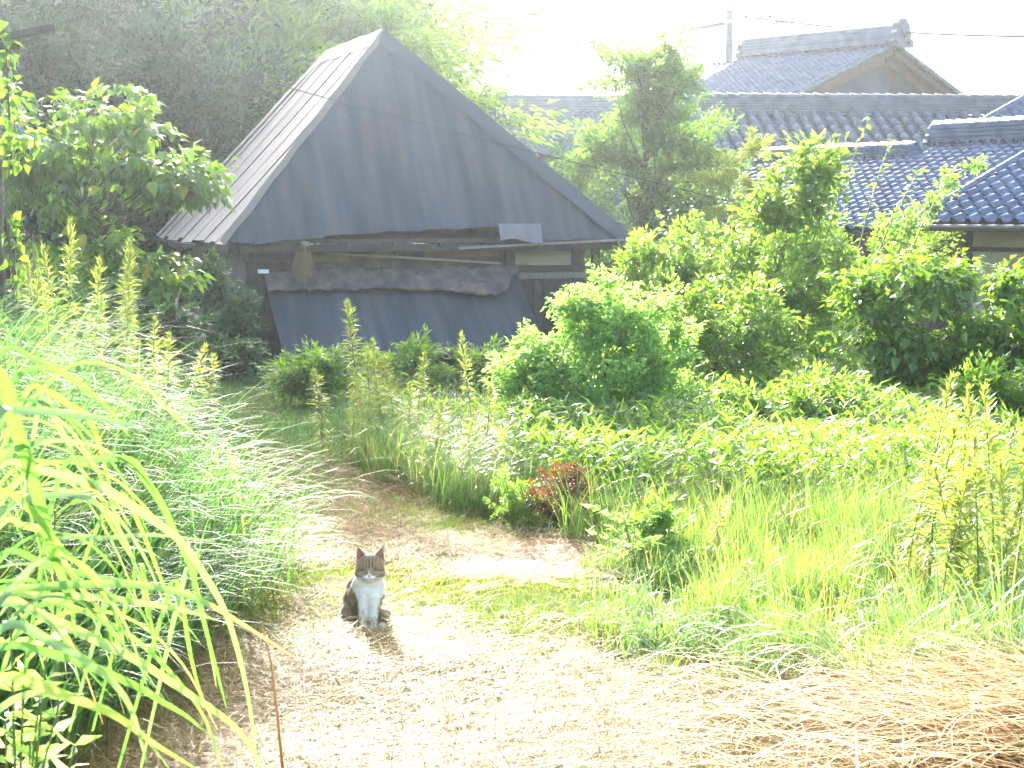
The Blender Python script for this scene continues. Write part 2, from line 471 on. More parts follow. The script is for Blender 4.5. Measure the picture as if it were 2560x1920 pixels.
HL = at(223, 242, 22.5); HR = at(632, 237, 24.5)
HL.z = HR.z = 1.60
he = (HR - HL); HW = he.length; he.normalize()
hn = Vector((-he.y, he.x, 0))                      # into the hut
HD = 5.5
HB, HBR = HL + hn * HD, HR + hn * HD
HA = at(383, 33, 25.2); HZR = HA.z
HRB = HA + hn * 3.3                                # far end of the ridge
hut = empty('old_hut', (HL + HR) / 2 + hn * 2.7 + Vector((0, 0, -1.6)))
tag(hut, 'dark hut with a steep corrugated iron hipped roof and sagging lean-to sheets', 'hut')
hut_inv = hut.matrix_world.copy()
bpy.context.view_layer.update()
def hp(o):
    """parent keeping the world position"""
    o.parent = hut; o.matrix_parent_inverse = Matrix.Translation(-hut.location)
    return o
D0 = hp(empty('roof', (0, 0, 0)))
D0.matrix_parent_inverse = Matrix.Translation(-hut.location)

# front face (a triangle) and left face (trapezoid)
sA = (HA - HL).dot(he); dA = (HA - HL).dot(hn)
uF = (Vector((0, 0, 1)) * (HZR - 1.6) + hn * dA); lenF = uF.length; uF.normalize()
def front_top(s): return max(.01, lenF * (s / sA if s < sA else (HW - s) / (HW - sA)))
def front_bot(s):
    pts = [(0, 0), (.35, -.03), (1.9, .13), (3.75, .22), (4.42, .2), (4.43, .02), (HW, .0)]
    v = np.interp(s, [a for a, b in pts], [b for a, b in pts]) + .012 * math.sin(s * 9) + .01 * math.sin(s * 23)
    return min(v, front_top(s) - .004)
k = 0; s = 0.0
while s < HW - .01:
    s2 = min(HW, s + .655)
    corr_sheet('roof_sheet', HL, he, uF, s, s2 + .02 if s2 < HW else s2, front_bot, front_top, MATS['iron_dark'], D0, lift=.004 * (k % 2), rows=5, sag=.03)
    s = s2; k += 1
# left face: u up towards the ridge
dL = (HA - HL).dot(he)
uL = Vector((0, 0, 1)) * (HZR - 1.6) + he * dL; lenL = uL.length; uL.normalize()
sRidge0, sRidge1 = dA, dA + 3.3
def left_top(s):
    if s < sRidge0: return max(.01, lenL * s / sRidge0)
    if s < sRidge1: return lenL
    return max(.01, lenL * (HD - s) / (HD - sRidge1))
rb = random.Random(3)
k = 0; s = 0.0
while s < HD - .01:
    s2 = min(HD, s + .44); jb = rb.uniform(-.04, .05)
    bf = lambda v, jb=jb: min(-.02 + jb, left_top(v) - .004)
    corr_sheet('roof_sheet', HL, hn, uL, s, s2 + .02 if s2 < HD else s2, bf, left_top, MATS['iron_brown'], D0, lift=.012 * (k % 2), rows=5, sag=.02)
    s = s2; k += 1
# right and back faces close the roof
dR = (HR - HA).dot(he)
uR = Vector((0, 0, 1)) * (HZR - 1.6) - he * dR; lenR = uR.length; uR.normalize()
def right_top(s):
    if s < sRidge0: return max(.01, lenR * s / sRidge0)
    if s < sRidge1: return lenR
    return max(.01, lenR * (HD - s) / (HD - sRidge1))
for k in range(6):
    corr_sheet('roof_sheet', HR, hn, uR, k * HD / 6, (k + 1) * HD / 6, lambda v: 0, right_top, MATS['iron_brown'], D0, rows=3, pitch=.064)
uB = Vector((0, 0, 1)) * (HZR - 1.6) - hn * (HD - sRidge1); lenB = uB.length; uB.normalize()
for k in range(6):
    corr_sheet('roof_sheet', HB, he, uB, k * HW / 6, (k + 1) * HW / 6, lambda v: 0, lambda s: max(.01, lenB * (s / sA if s < sA else (HW - s) / (HW - sA))), MATS['iron_brown'], D0, rows=3, pitch=.064)
# bent cover strips over hips and ridge
def cap_strip(name, a, b, n1, n2, w, mat, seg=8, jag=.012):
    """folded strip over the edge a-b with wings along n1 and n2"""
    a, b = Vector(a), Vector(b); vs = []; fs = []
    up = -(n1 + n2).normalized()
    for i in range(seg + 1):
        p = a.lerp(b, i / seg) + up * (.03 + .008 * math.sin(i * 2.3))
        vs += [p + n1 * (w + rb.uniform(-jag, jag)), p + n1 * w * .35 + up * .015, p + up * .03, p + n2 * w * .35 + up * .015, p + n2 * (w + rb.uniform(-jag, jag))]
    for i in range(seg):
        for k in range(4):
            q = i * 5 + k; fs.append((q, q + 1, q + 6, q + 5))
    o = MB().add(vs, fs).build(name, mat, D0)
    return o
def perp_in(edge, face_u):   # direction in a face, square to the edge, downhill
    ed = edge.normalized(); d = -face_u - ed * (-face_u).dot(ed)
    return d.normalized()
# hips: on the front face the inward direction of the left hip is +he, etc.
def wing(edge, toward): 
    ed = edge.normalized(); return (toward - ed * toward.dot(ed)).normalized()
eL = HA - HL; eR = HA - HR; eG = HRB - HA
cap_strip('hip_cover', HL - eL.normalized() * .04, HA, wing(eL, he), wing(eL, hn), .07, MATS['iron_brown'], 14)
cap_strip('hip_cover', HR - eR.normalized() * .06, HA, wing(eR, -he), wing(eR, hn), .2, MATS['iron_dark'], 14)
cap_strip('ridge_cover', HA - eG.normalized() * .02, HRB, wing(eG, -uL), wing(eG, -uR), .30, MATS['iron_brown'], 8)
eQ = HRB - HB
cap_strip('hip_cover', HB, HRB, wing(eQ, -hn), wing(eQ, he), .13, MATS['iron_brown'], 8)

def part(mb, name, mat, parent=None, label=None, smooth=False):
    o = mb.build(name, mat, smooth=smooth)
    if parent is None: hp(o)
    else: o.parent = parent
    if label: o['label'] = label
    return o
# underside of the eaves: old thatch board and rafters
z3 = Vector((0, 0, 1))
part(MB().box(HL + he * .12 + hn * .1 + z3 * -.03, he * (HW - .24), hn * (HD - .2), z3 * .06), 'ceiling_board', MATS['dark_wood'])
part(MB().box(HL + he * .25 + hn * .12 + z3 * -.14, he * (HW - .5), hn * .09, z3 * .10), 'eave_beam', MATS['dark_wood'])
part(MB().box(HL + he * .12 + hn * .25 + z3 * -.14, he * .09, hn * (HD - .5), z3 * .10), 'eave_beam', MATS['dark_wood'])
for k in range(9):
    part(MB().bar(HL + he * (.4 + k * .65) + hn * .08 + z3 * -.05, HL + he * (.4 + k * .65) + hn * .6 + z3 * -.04, .05), 'rafter', MATS['old_wood'])
# body walls, set in from the eaves
wi = .5
WL, WR = HL + he * wi + hn * wi, HR - he * wi + hn * wi
WL.z = WR.z = -.35
wh = 1.6 - .14 + .35
wl = WR - WL
part(MB().box(WL + hn * .05, wl, hn * .12, z3 * wh), 'wall', MATS['mud_render'])
part(MB().box(WL + hn * .17 - he * .0, he * .12, hn * (HD - 2 * wi - .2), z3 * wh), 'wall', MATS['mud_render'])
part(MB().box(WR + hn * .17 - he * .12, he * .12, hn * (HD - 2 * wi - .2), z3 * wh), 'wall', MATS['mud_render'])
part(MB().box(WL + hn * (HD - 2 * wi), wl, hn * .12, z3 * wh), 'wall', MATS['mud_render'])
def onwall(px, py):
    """point of the front wall plane seen at this pixel"""
    o = Vector((0, 0, CAMZ)); d = at(px, py, 10) - o
    t = (WL - o).dot(hn) / d.dot(hn); return o + d * t
def wall_rect(px0, py0, px1, py1, th, name, mat, out=.05, label=None):
    a, b, c = onwall(px0, py0), onwall(px1, py0), onwall(px0, py1)
    ex = he * (b - a).dot(he); h = a.z - c.z
    o = Vector((a.x, a.y, c.z)) - hn * (out - .05)
    return part(MB().box(o + hn * .045, ex, hn * -th, z3 * h), name, mat, label=label)
wall_rect(300, 246, 350, 262, .02, 'mud_panel', MATS['mud_wall'])
wall_rect(352, 244, 398, 259, .02, 'mud_panel', MATS['mud_wall'])
wall_rect(425, 243, 500, 257, .02, 'mud_panel', MATS['mud_wall'])
wall_rect(516, 246, 572, 271, .02, 'mud_panel', MATS['cream_wall'], label='pale plaster panel between two posts')
for px0 in (292, 398, 506, 573, 592):
    wall_rect(px0, 240, px0 + 8, 362, .06, 'post', MATS['old_wood'])
wall_rect(285, 268, 598, 274, .09, 'beam', MATS['old_wood'])
wall_rect(500, 273, 600, 279, .07, 'beam', MATS['grey_wood'])
for k in range(9):
    wall_rect(516 + k * 9.2, 280, 516 + k * 9.2 + 8.6, 362, .03, 'plank', MATS['dark_wood'])
for k in range(5):
    wall_rect(246 + k * 9.4, 262, 246 + k * 9.4 + 8.6, 362, .03, 'plank', MATS['dark_wood'])
# small loose sheet and board under the eave
a0 = HL + he * 3.78 + z3 * .17 - hn * .06
corr_sheet('loose_sheet', a0, he, (uF * 1 - hn * .25), 0, .62, lambda s: -.19 + .03 * math.sin(s * 9), lambda s: .06, MATS['iron_patch'], D0, lift=.02, label='short patch of lighter corrugated iron at the eave')
part(MB().bar(HL + he * 3.2 - hn * .04 + z3 * -.10, HR + he * .32 - hn * .02 + z3 * .02, .07, .03), 'eave_board', MATS['grey_wood'])
# lean-to sheets
q0 = onwall(262, 276) - hn * .1; q1 = onwall(514, 272) - hn * .1
q0.z = q1.z = (q0.z + q1.z) / 2
le = he; lw = (q1 - q0).dot(he)
uD = (-hn * 1.0 - z3 * .82).normalized(); LD = 1.62
def leanbot(s): return LD + .02 * math.sin(s * 3)
lroof = hp(empty('lean_to'))
lroof.matrix_parent_inverse = Matrix.Translation(-hut.location)
k = 0; s = 0
while s < lw - .02:
    s2 = min(lw, s + .66)
    corr_sheet('lean_to_sheet', q0, le, uD, s, min(lw, s2 + .02), lambda v: 0.0, leanbot, MATS['iron_dark'], lroof, lift=.006 * (k % 2), rows=4, sag=.02)
    s = s2; k += 1
# rumpled cover over the top of the lean-to
nn = 150; mmr = 16
sg, tg = np.meshgrid(np.linspace(0, lw, nn), np.linspace(0, 1, mmr))
lowe = .40 + .10 * (vnoise(sg, sg * 0, .8) - .3) + .13 * np.exp(-((sg - 2.95) / .35) ** 2) - .3 * sstep((sg - 3.25) / .3)
T = tg * lowe; nD = le.cross(uD); nD = nD if nD.z > 0 else -nD
H = .03 + .08 * vnoise(sg, T, .3) * (1 - .5 * tg) + .05 * vnoise(sg, T, .09) + .03 * vnoise(sg + T, T, .05)
P = np.array(q0)[None, None] + sg[..., None] * np.array(le) + T[..., None] * np.array(uD) + H[..., None] * np.array(nD)
P2 = P - .035 * np.array(nD)
i, j = np.meshgrid(np.arange(nn - 1), np.arange(mmr - 1)); q = (j * nn + i).ravel()
Fa = np.stack([q, q + 1, q + nn + 1, q + nn], 1)
edge = (mmr - 1) * nn + np.arange(nn - 1); off = nn * mmr
Fe = np.stack([edge, edge + 1, edge + 1 + off, edge + off], 1)
me = np_mesh('lean_to_cover', np.concatenate([P.reshape(-1, 3), P2.reshape(-1, 3)]), [np.concatenate([Fa, Fa[:, ::-1] + off, Fe])], smooth=True)
o = link('lean_to_cover', me, lroof, MATS['mud_render']); o['label'] = 'rumpled grey covering laid over the top of the lean-to'
for s in (.08, lw - .12):
    b0 = q0 + le * s + uD * (LD - .12)
    o = MB().bar(Vector((b0.x, b0.y, -.25)), b0 - z3 * .03, .08).build('post', MATS['old_wood'], lroof)
for t in (.1, .85, 1.5):
    o = MB().bar(q0 + uD * t - nD * .075, q0 + le * lw + uD * t - nD * .075, .05).build('purlin', MATS['old_wood'], lroof)
tag(MB().box(onwall(256, 273) - hn * .2, he * .13, hn * .1, z3 * .05).build('paint_tin', MATS['white_scrap']), 'small white scrap lying at the upper left corner of the lean-to', 'scrap')

# bamboo pole slung under the eave
pa, pb = onwall(321, 253) - hn * .16, onwall(497, 263) - hn * .16
o = MB().tube([pa, pa.lerp(pb, .5) + z3 * .005, pb], .016, 8).build('bamboo_pole', MATS['bamboo_pole'], smooth=True)
tag(o, 'pale bamboo pole slung level below the eave of the dark hut', 'pole')
o = MB().tube([pb, pb.lerp(onwall(600, 266), .5) - z3 * .03, onwall(600, 266) - hn * .12], .005, 5).build('wire', MATS['wire_grey'])
tag(o, 'thin grey wire running from the pole end past the pale plaster panel', 'wire')

# straw bundle hanging from the eave
bt = onwall(298, 241) - hn * .35
br = empty('straw_bundle', bt)
tag(br, 'frayed bundle of dry straw hanging upside down from the hut eave', 'bundle')
def blades(P, th, L, Wd, t0, t1, nseg=4, tw=None, tip=.75):
    """ribbon leaves: base P, heading th, angle from vertical t0 -> t1; returns V, [quads, tris], nfaces per blade"""
    n = len(P)
    t = np.linspace(0, 1, nseg + 1)
    ang = t0[:, None] + (t1 - t0)[:, None] * t[None] ** 1.3
    mid = (ang[:, 1:] + ang[:, :-1]) / 2; st = L[:, None] / nseg
    h = np.concatenate([np.zeros((n, 1)), np.cumsum(np.sin(mid) * st, 1)], 1)
    z = np.concatenate([np.zeros((n, 1)), np.cumsum(np.cos(mid) * st, 1)], 1)
    dx, dy = np.cos(th)[:, None], np.sin(th)[:, None]
    Cn = np.stack([P[:, 0:1] + h * dx, P[:, 1:2] + h * dy, P[:, 2:3] + z], -1)
    if tw is None: tw = rng.uniform(-.7, .7, n)
    sd = np.stack([-np.sin(th + tw), np.cos(th + tw), np.zeros(n)], -1)[:, None]
    w = (np.minimum(1, .45 + t * 1.6) * (1 - t) ** tip * .5)[None, :, None] * Wd[:, None, None]
    Lf, Rt = Cn - sd * w, Cn + sd * w
    m = nseg
    V = np.zeros((n, 2 * m + 1, 3))
    V[:, 0:2 * m:2] = Lf[:, :m]; V[:, 1:2 * m:2] = Rt[:, :m]; V[:, 2 * m] = Cn[:, m]
    base = (np.arange(n) * (2 * m + 1))[:, None]
    Q = np.concatenate([base + np.array([[2 * k, 2 * k + 1, 2 * k + 3, 2 * k + 2]]) for k in range(m - 1)], 0) if m > 1 else np.zeros((0, 4), int)
    Tn = base + np.array([[2 * m - 2, 2 * m - 1, 2 * m]])
    fi = np.concatenate([np.tile(np.arange(n), m - 1), np.arange(n)])
    return V.reshape(-1, 3), [Q, Tn], fi
def ribbon_obj(name, mat, P, th, L, Wd, t0, t1, nseg=4, parent=None, rnd=None, tw=None):
    V, Fs, fi = blades(P, th, L, Wd, t0, t1, nseg, tw)
    r = rng.random(len(P)) if rnd is None else rnd
    return link(name, np_mesh(name, V, Fs, r[fi]), parent, MATS[mat])
n = 420
a = rng.uniform(0, 2 * np.pi, n); r0 = rng.uniform(0, .07, n)
P = np.stack([r0 * np.cos(a), r0 * np.sin(a), rng.uniform(-.02, .02, n)], -1)
sp = r0 / .07 * .42
th = np.where(rng.random(n) < .25, np.pi + rng.normal(0, .5, n), a)
ribbon_obj('straw_skirt', 'broom_straw', P, th, rng.uniform(.42, .68, n), np.full(n, .008), np.pi - sp * .6, np.pi - sp * rng.uniform(.5, 1.1, n), 3, br, tw=rng.uniform(0, 3, n))['kind'] = 'stuff'
MB().tube([(0, 0, .0), (0, 0, -.06)], .075, 10).build('binding', MATS['bamboo_pole'], br)

# leaning timber and rubbish at the hut's dark left corner
def stick(pa, pb, w, h, mat, label, cat='plank', name='loose_plank'):
    return tag(MB().bar(pa, pb, w, h).build(name, MATS[mat]), label, cat)
stick(at(178, 291, 21.8), at(171, 345, 21.0), .045, .03, 'grey_wood', 'thin upright grey stake leaning left of the hut corner', 'stake', 'wooden_stake')
stick(at(181, 314, 21.6), at(203, 338, 20.8), .10, .035, 'grey_wood', 'grey plank sliding down beside the stake, the lower of two', 'plank')
stick(at(184, 309, 21.9), at(212, 331, 21.2), .09, .035, 'grey_wood', 'grey plank leaning above and behind the lower plank by the stake', 'plank')
stick(at(205, 309, 22.3), at(220, 316, 22.3), .09, .04, 'old_wood', 'short dim board wedged against the hut corner', 'board', 'short_board')
stick(at(178, 296, 22.6), at(214, 285, 22.6), .07, .05, 'old_wood', 'dim rail propped across under the left eave', 'rail', 'wooden_rail')
o = MB().tube([at(180, 374.5, 19.6), at(195, 373.5, 19.5), at(208, 375, 19.3)], .012, 6).build('hose', MATS['bamboo_pole'], smooth=True)
tag(o, 'short pale pipe lying across the path end near the hut', 'pipe')
o = MB().tube([at(148, 238, 21.8), at(175, 243, 21.8), at(196, 244, 22.2)], .008, 5).build('wire', MATS['wire_grey'])
tag(o, 'slack wire under the left eave of the hut behind leaves', 'wire')

# ------------------------------------------------------------------ tiled roofs
def pantile_mesh(name, w=.265, l=.27, detail=8, drop=.04, rh=.062):
    """one interlocking pantile: trough and roll, thick front edge; x across, y up the slope, z out"""
    xs_ = np.linspace(0, w + .012, detail + 1)
    u = xs_ / w
    prof = np.where(u < .58, -.014 * np.sin(np.pi * np.clip(u / .58, 0, 1)), rh * np.sin(np.pi * np.clip((u - .58) / .46, 0, 1)) ** .8)
    V = []
    for y, zo in ((0, drop), (l + .03, 0)):
        V += [(x, y, p + zo) for x, p in zip(xs_, prof)]
    V += [(x, 0, p + drop - .022) for x, p in zip(xs_, prof)]
    n = detail + 1
    F_ = [(i, i + 1, n + i + 1, n + i) for i in range(detail)] + [(2 * n + i, 2 * n + i + 1, i + 1, i) for i in range(detail)]
    me = bpy.data.meshes.new(name); me.from_pydata(V, [], F_)
    me.polygons.foreach_set('use_smooth', np.array([True] * detail + [False] * detail))
    me.update(); return me

def frame(O, e, u):
    e, u = Vector(e).normalized(), Vector(u).normalized(); n = e.cross(u).normalized()
    M = Matrix((e, u, n)).transposed().to_4x4(); M.translation = O
    return M, e, u, n

def join_tiles(name, tile, mats, mat, parent):
    """many copies of a tile mesh joined into one stuff mesh"""
    v = np.array([p.co[:] for p in tile.vertices]); f = np.array([list(p.vertices) for p in tile.polygons])
    Vs, Fs = [], []
    for k, M in enumerate(mats):
        A = np.array(M); Vs.append(v @ A[:3, :3].T + A[:3, 3]); Fs.append(f + k * len(v))
    o = link(name, np_mesh(name, np.concatenate(Vs), np.concatenate(Fs)), parent, mat)
    return tag(o, kind='stuff')

def half_tube(name, L, r, n=6, r2=None, thick=.015):
    """barrel tile lying along +x"""
    r2 = r2 or r; V = []
    for x, rr in ((0, r), (L, r2)):
        V += [(x, -rr * math.cos(math.pi * k / n), rr * math.sin(math.pi * k / n)) for k in range(n + 1)]
    V += [(0, -(r - thick) * math.cos(math.pi * k / n), (r - thick) * math.sin(math.pi * k / n)) for k in range(n + 1)]
    m = n + 1
    F_ = [(k, m + k, m + k + 1, k + 1) for k in range(n)] + [(2 * m + k, k, k + 1, 2 * m + k + 1) for k in range(n)]
    me = bpy.data.meshes.new(name); me.from_pydata(V, [], F_)
    me.polygons.foreach_set('use_smooth', np.array([True] * n + [False] * n)); me.update(); return me

def az_frame(a, p):
    a, p = R(a), R(p)
    e = Vector((math.cos(a), -math.sin(a), 0)); uh = Vector((math.sin(a), math.cos(a), 0))
    return e, uh, (uh * math.cos(p) + z3 * math.sin(p)).normalized()

def lay(O, e, u, w, l, tile, mat, parent, inside, ns, nt, name='tile', limit=300, s_first=0, jit=.004):
    """lays tiles where inside(s, t) holds; up to limit as parts, the rest as one stuff mesh"""
    M, e, u, n = frame(O, e, u); rest = []; cnt = 0; rr = random.Random(5)
    T = Matrix.Rotation(-math.atan(.028 / l), 4, 'X')
    for j in range(nt):
        for i in range(s_first, ns):
            s, t = i * w, j * l
            if not inside(s + w / 2, t + l / 2): continue
            Mt = M @ Matrix.Translation((s + rr.uniform(-jit, jit), t + rr.uniform(-jit, jit), rr.uniform(0, jit)))
            if cnt < limit:
                put(parent, tile, Mt, name, mat)
                cnt += 1
            else: rest.append(Matrix.Translation(-parent.location) @ Mt)
    if rest: join_tiles('tile_field', tile, rest, mat, parent)

def put(parent, me, M, name, mat=None):
    o = bpy.data.objects.new(name, me); C.objects.link(o)
    if mat and not me.materials: me.materials.append(mat)
    o.parent = parent; o.matrix_local = Matrix.Translation(-parent.location) @ M
    return o
def puts(parent, mb, name, mat, label=None, smooth=False):
    o = mb.build(name, mat, smooth=smooth); o.parent = parent; o.location = -parent.location
    if label: o['label'] = label
    return o

def ridge(parent, a, b, up, h, wdt, mat, cap_r, cap_l, courses=4, lower_row=True, base_w=None, joined=False, side_caps=None):
    """stacked ridge: flat tile courses with a row of barrel caps on top"""
    a, b = Vector(a), Vector(b); d = (b - a).normalized(); sd = d.cross(z3).normalized()
    L = (b - a).length
    for k in range(courses):
        ww = wdt * (1.0 + .10 * ((courses - k) % 2)) * (1 - .1 * k / courses)
        puts(parent, MB().box(a - sd * ww / 2 + z3 * (h * k / courses + .002 * k), d * L, sd * ww, z3 * (h / courses - .006)), 'ridge_course', mat)
    n = int(L / cap_l) + 1
    me = half_tube('ridge_cap', cap_l * 1.1, cap_r * 1.15, 8, cap_r * .78); me.materials.append(mat)
    Ms = []
    for k in range(n):
        M = Matrix((d, -sd, z3)).transposed().to_4x4(); M.translation = a + d * (k * L / n) + z3 * (h - .012)
        Ms.append(M)
    if joined: join_tiles('ridge_cap', me, [Matrix.Translation(-parent.location) @ M for M in Ms], mat, parent)
    else:
        for M in Ms: put(parent, me, M, 'ridge_cap')
    if lower_row:
        me2 = half_tube('ridge_side_tile', wdt * .4, .065, 6); me2.materials.append(mat)
        Ms2 = []
        n2 = int(L / .265)
        for k in range(n2):
            for sg in (-1, 1):
                M = Matrix((sd * sg, d * sg, z3)).transposed().to_4x4()
                M.translation = a + d * (k + .5) * L / n2 + sd * sg * wdt * .42 + z3 * .012
                M = M @ Matrix.Rotation(math.pi, 4, 'Z') @ Matrix.Translation((-wdt * .32, 0, 0)) if False else M
                Ms2.append(Matrix.Translation(-parent.location) @ M)
        join_tiles('ridge_side_tile', me2, Ms2, mat, parent)

def onigawara(parent, pos, d, size, mat, label=None):
    """ridge-end ornament: stepped scroll plate with a round boss"""
    d = Vector(d).normalized(); sd = d.cross(z3).normalized()
    prof = [(-.62, 0), (-.66, .18), (-.48, .3), (-.52, .5), (-.36, .62), (-.38, .85), (-.2, 1.02), (0, 1.08), (.2, 1.02), (.38, .85), (.36, .62), (.52, .5), (.48, .3), (.66, .18), (.62, 0)]
    vs = []
    for t in (-.12, .12):
        vs += [pos + sd * x * size + z3 * z * size + d * t * size for x, z in prof]
    n = len(prof)
    mb = MB().add(vs, [tuple(range(n))[::-1], tuple(range(n, 2 * n))] + [(k, (k + 1) % n, n + (k + 1) % n, n + k) for k in range(n)])
    c = pos + z3 * .62 * size
    mb.tube([c - d * .1 * size, c + d * .26 * size, c + d * .3 * size], [.3 * size, .26 * size, .1 * size], 12)
    for x in (-.42, .42):
        c = pos + z3 * .2 * size + sd * x * size
        mb.tube([c - d * .1 * size, c + d * .2 * size], [.16 * size, .12 * size], 8)
    return puts(parent, mb, 'ridge_ornament', mat, label)

# --- D: near roof at the right edge, with gutter and wall
def roofD():
    e, uh, u = az_frame(52, 21)
    O = at(912, 223, 26)
    b = empty('tiled_outbuilding', Vector((O.x + 1.5, O.y, -.2)))
    tag(b, 'low building at the right edge with wet blue-grey pantiles, brown gutter and plain wall', 'building')
    tile = pantile_mesh('tile', .27, .27, 12)
    lay(O, e, u, .27, .27, tile, MATS['tile_silver'], b, lambda s, t: True, 20, 13)
    n = e.cross(u)
    vs = half_tube('verge_tile', .28, .05, 6)
    for k in range(14):
        M = Matrix((u, -e, n)).transposed().to_4x4(); M.translation = O + u * k * .27 + n * .04 + e * .0
        put(b, vs, M, 'verge_tile', MATS['tile_silver'])
    L = 5.3
    # round tile ends under the eave
    g0 = O - uh * .07 - z3 * .06
    gm = MB()
    gp = [g0 - e * .12 + e * (L + .2) * k / 6 for k in range(7)]
    puts(b, gm.tube(gp, .045, 8), 'gutter', MATS['gutter'])
    puts(b, MB().box(O + uh * .05 - z3 * .12, e * L, uh * .04, z3 * .1), 'fascia', MATS['dark_wood'])
    puts(b, MB().box(O + uh * .09 - z3 * .05, e * L, u * 3.4, n * .03), 'roof_board', MATS['dark_wood'])
    w0 = O + uh * .62 + e * .55 ; w0.z = -.6
    puts(b, MB().box(w0, e * (L - .6), uh * .12, z3 * (O.z + .6 + .1)), 'wall', MATS['cream_wall'])
    puts(b, MB().box(w0 + uh * .12, uh * 2.6, e * .12, z3 * (O.z + .6 + .1)), 'wall', MATS['cream_wall'])
    puts(b, MB().box(w0 - uh * .03 + z3 * (O.z + .6 - .42), e * (L - .6), uh * .028, z3 * .07), 'wall_trim', MATS['dark_wood'])
    puts(b, MB().box(w0 - uh * .03 , e * .1, uh * .028, z3 * (O.z + .5)), 'post', MATS['dark_wood'])
roofD()

# --- C: two stepped roofs behind it
def roofC():
    e, uh, u = az_frame(55, 21)
    P0 = at(765, 163, 40)                                   # left end of the lower ridge
    tile = pantile_mesh('tile', .265, .24, 8)
    b = empty('tiled_shed', Vector((P0.x, P0.y - 2, 0)))
    tag(b, 'long low roof of blue-grey pantiles with the lower ridge, half hidden by the tall shrub', 'building')
    nt = 17; O = P0 - u * nt * .24
    lay(O, e, u, .265, .24, tile, MATS['tile_silver'], b, lambda s, t: True, 17, nt)
    n = e.cross(u)
    ridge(b, P0 - e * .05, P0 + e * 17 * .265, u, .26, .3, MATS['tile_silver'], .105, .31, courses=4)
    onigawara(b, P0 - e * .1, -e, .34, MATS['tile_old'])
    puts(b, MB().box(O + uh * .05 - n * .09, e * 4.5, u * (nt * .24), n * .04), 'roof_board', MATS['dark_wood'])
    w0 = O + uh * .5 + e * .3; w0.z = -.5
    puts(b, MB().box(w0, e * 4, uh * 3.2, z3 * (O.z + .6)), 'wall', MATS['mud_render'])
    # upper section
    b2 = empty('tiled_shed', Vector((P0.x + 4, P0.y - 5, 0)))
    tag(b2, 'pantiled roof one step higher than its neighbour, its bright ridge ending in a scroll', 'building')
    s0 = 17 * .265; nt2 = nt + 3
    O2 = O + e * s0
    lay(O2, e, u, .265, .24, tile, MATS['tile_silver'], b2, lambda s, t: True, 26, nt2)
    P2 = O2 + u * nt2 * .24
    ridge(b2, P2 - e * .05, P2 + e * 26 * .265, u, .42, .34, MATS['tile_silver'], .115, .31, courses=5)
    onigawara(b2, P2 - e * .1, -e, .42, MATS['tile_old'])
    puts(b2, MB().box(O2 + uh * .05 - n * .09, e * 6.9, u * (nt2 * .24), n * .04), 'roof_board', MATS['dark_wood'])
    w0 = O2 + uh * .5; w0.z = -.5
    puts(b2, MB().box(w0, e * 6.6, uh * 3.8, z3 * (O.z + .6)), 'wall', MATS['mud_render'])
roofC()

# --- B: long hall roof with barrel tiles
def roofB():
    e, uh, u = az_frame(-4, 25)
    P0 = at(704, 113, 47)
    b = empty('barrel_tiled_hall', Vector((P0.x + 5, P0.y - 2, 0)))
    tag(b, 'long building with rows of round barrel tiles under a tall straight ridge', 'building')
    ncol, nrow, sp, rl = 31, 8, .345, .58
    n = e.cross(u)
    O = P0 - u * nrow * rl
    me = half_tube('barrel_tile', rl * 1.06, .11, 8, .103); me.materials.append(MATS['tile_old'])
    rr = random.Random(2)
    for i in range(ncol):
        for j in range(nrow):
            M = Matrix((u, -e, n)).transposed().to_4x4()
            M.translation = O + e * (i + .5) * sp + u * j * rl + n * (.045 + rr.uniform(0, .008))
            put(b, me, M, 'barrel_tile')
    # shallow pan tiles between, joined
    V = []; Fq = []
    pan = bpy.data.meshes.new('pan_tile')
    pan.from_pydata([(0, 0, .03), (sp * .5, 0, -.02), (sp, 0, .03), (0, .28, .005), (sp * .5, .28, -.05), (sp, .28, .005), (0, 0, .01), (sp * .5, 0, -.045), (sp, 0, .01)], [], [(0, 1, 4, 3), (1, 2, 5, 4), (6, 7, 1, 0), (7, 8, 2, 1)])
    Mb, _, _, _ = frame(O, e, u)
    join_tiles('pan_tiles', pan, [Matrix.Translation(-b.location) @ Mb @ Matrix.Translation((i * sp, j * .24 + rr.uniform(-.01, .01), rr.uniform(0, .01))) for i in range(ncol) for j in range(int(nrow * rl / .24))], MATS['tile_old'], b).name = 'pan_tile_field'
    L = ncol * sp
    ridge(b, P0 - e * .05, P0 + e * L, u, .42, .36, MATS['tile_old'], .125, .34, courses=6, lower_row=False)
    onigawara(b, P0 - e * .05, -e, .42, MATS['tile_old'])
    puts(b, MB().box(O - n * .09, e * L, u * (nrow * rl), n * .05), 'roof_board', MATS['dark_wood'])
    puts(b, MB().box(P0 - n * .09, e * L, (uh * math.cos(R(25)) - z3 * math.sin(R(25))) * 4, z3 * .05), 'roof_board', MATS['tile_old'])
    w0 = O + uh * .6 + e * .3; w0.z = -.5
    puts(b, MB().box(w0, e * (L - .6), uh * 6.4, z3 * (O.z + .6)), 'wall', MATS['plaster'])
    # right slope end of the ridge: verge row of barrel tiles on the left edge
    me2 = half_tube('verge_tile', .32, .09, 6); me2.materials.append(MATS['tile_old'])
    for j in range(14):
        M = Matrix((u, -e, n)).transposed().to_4x4(); M.translation = O + u * j * .31 + n * .06 - e * .05
        put(b, me2, M, 'verge_tile')
roofB()

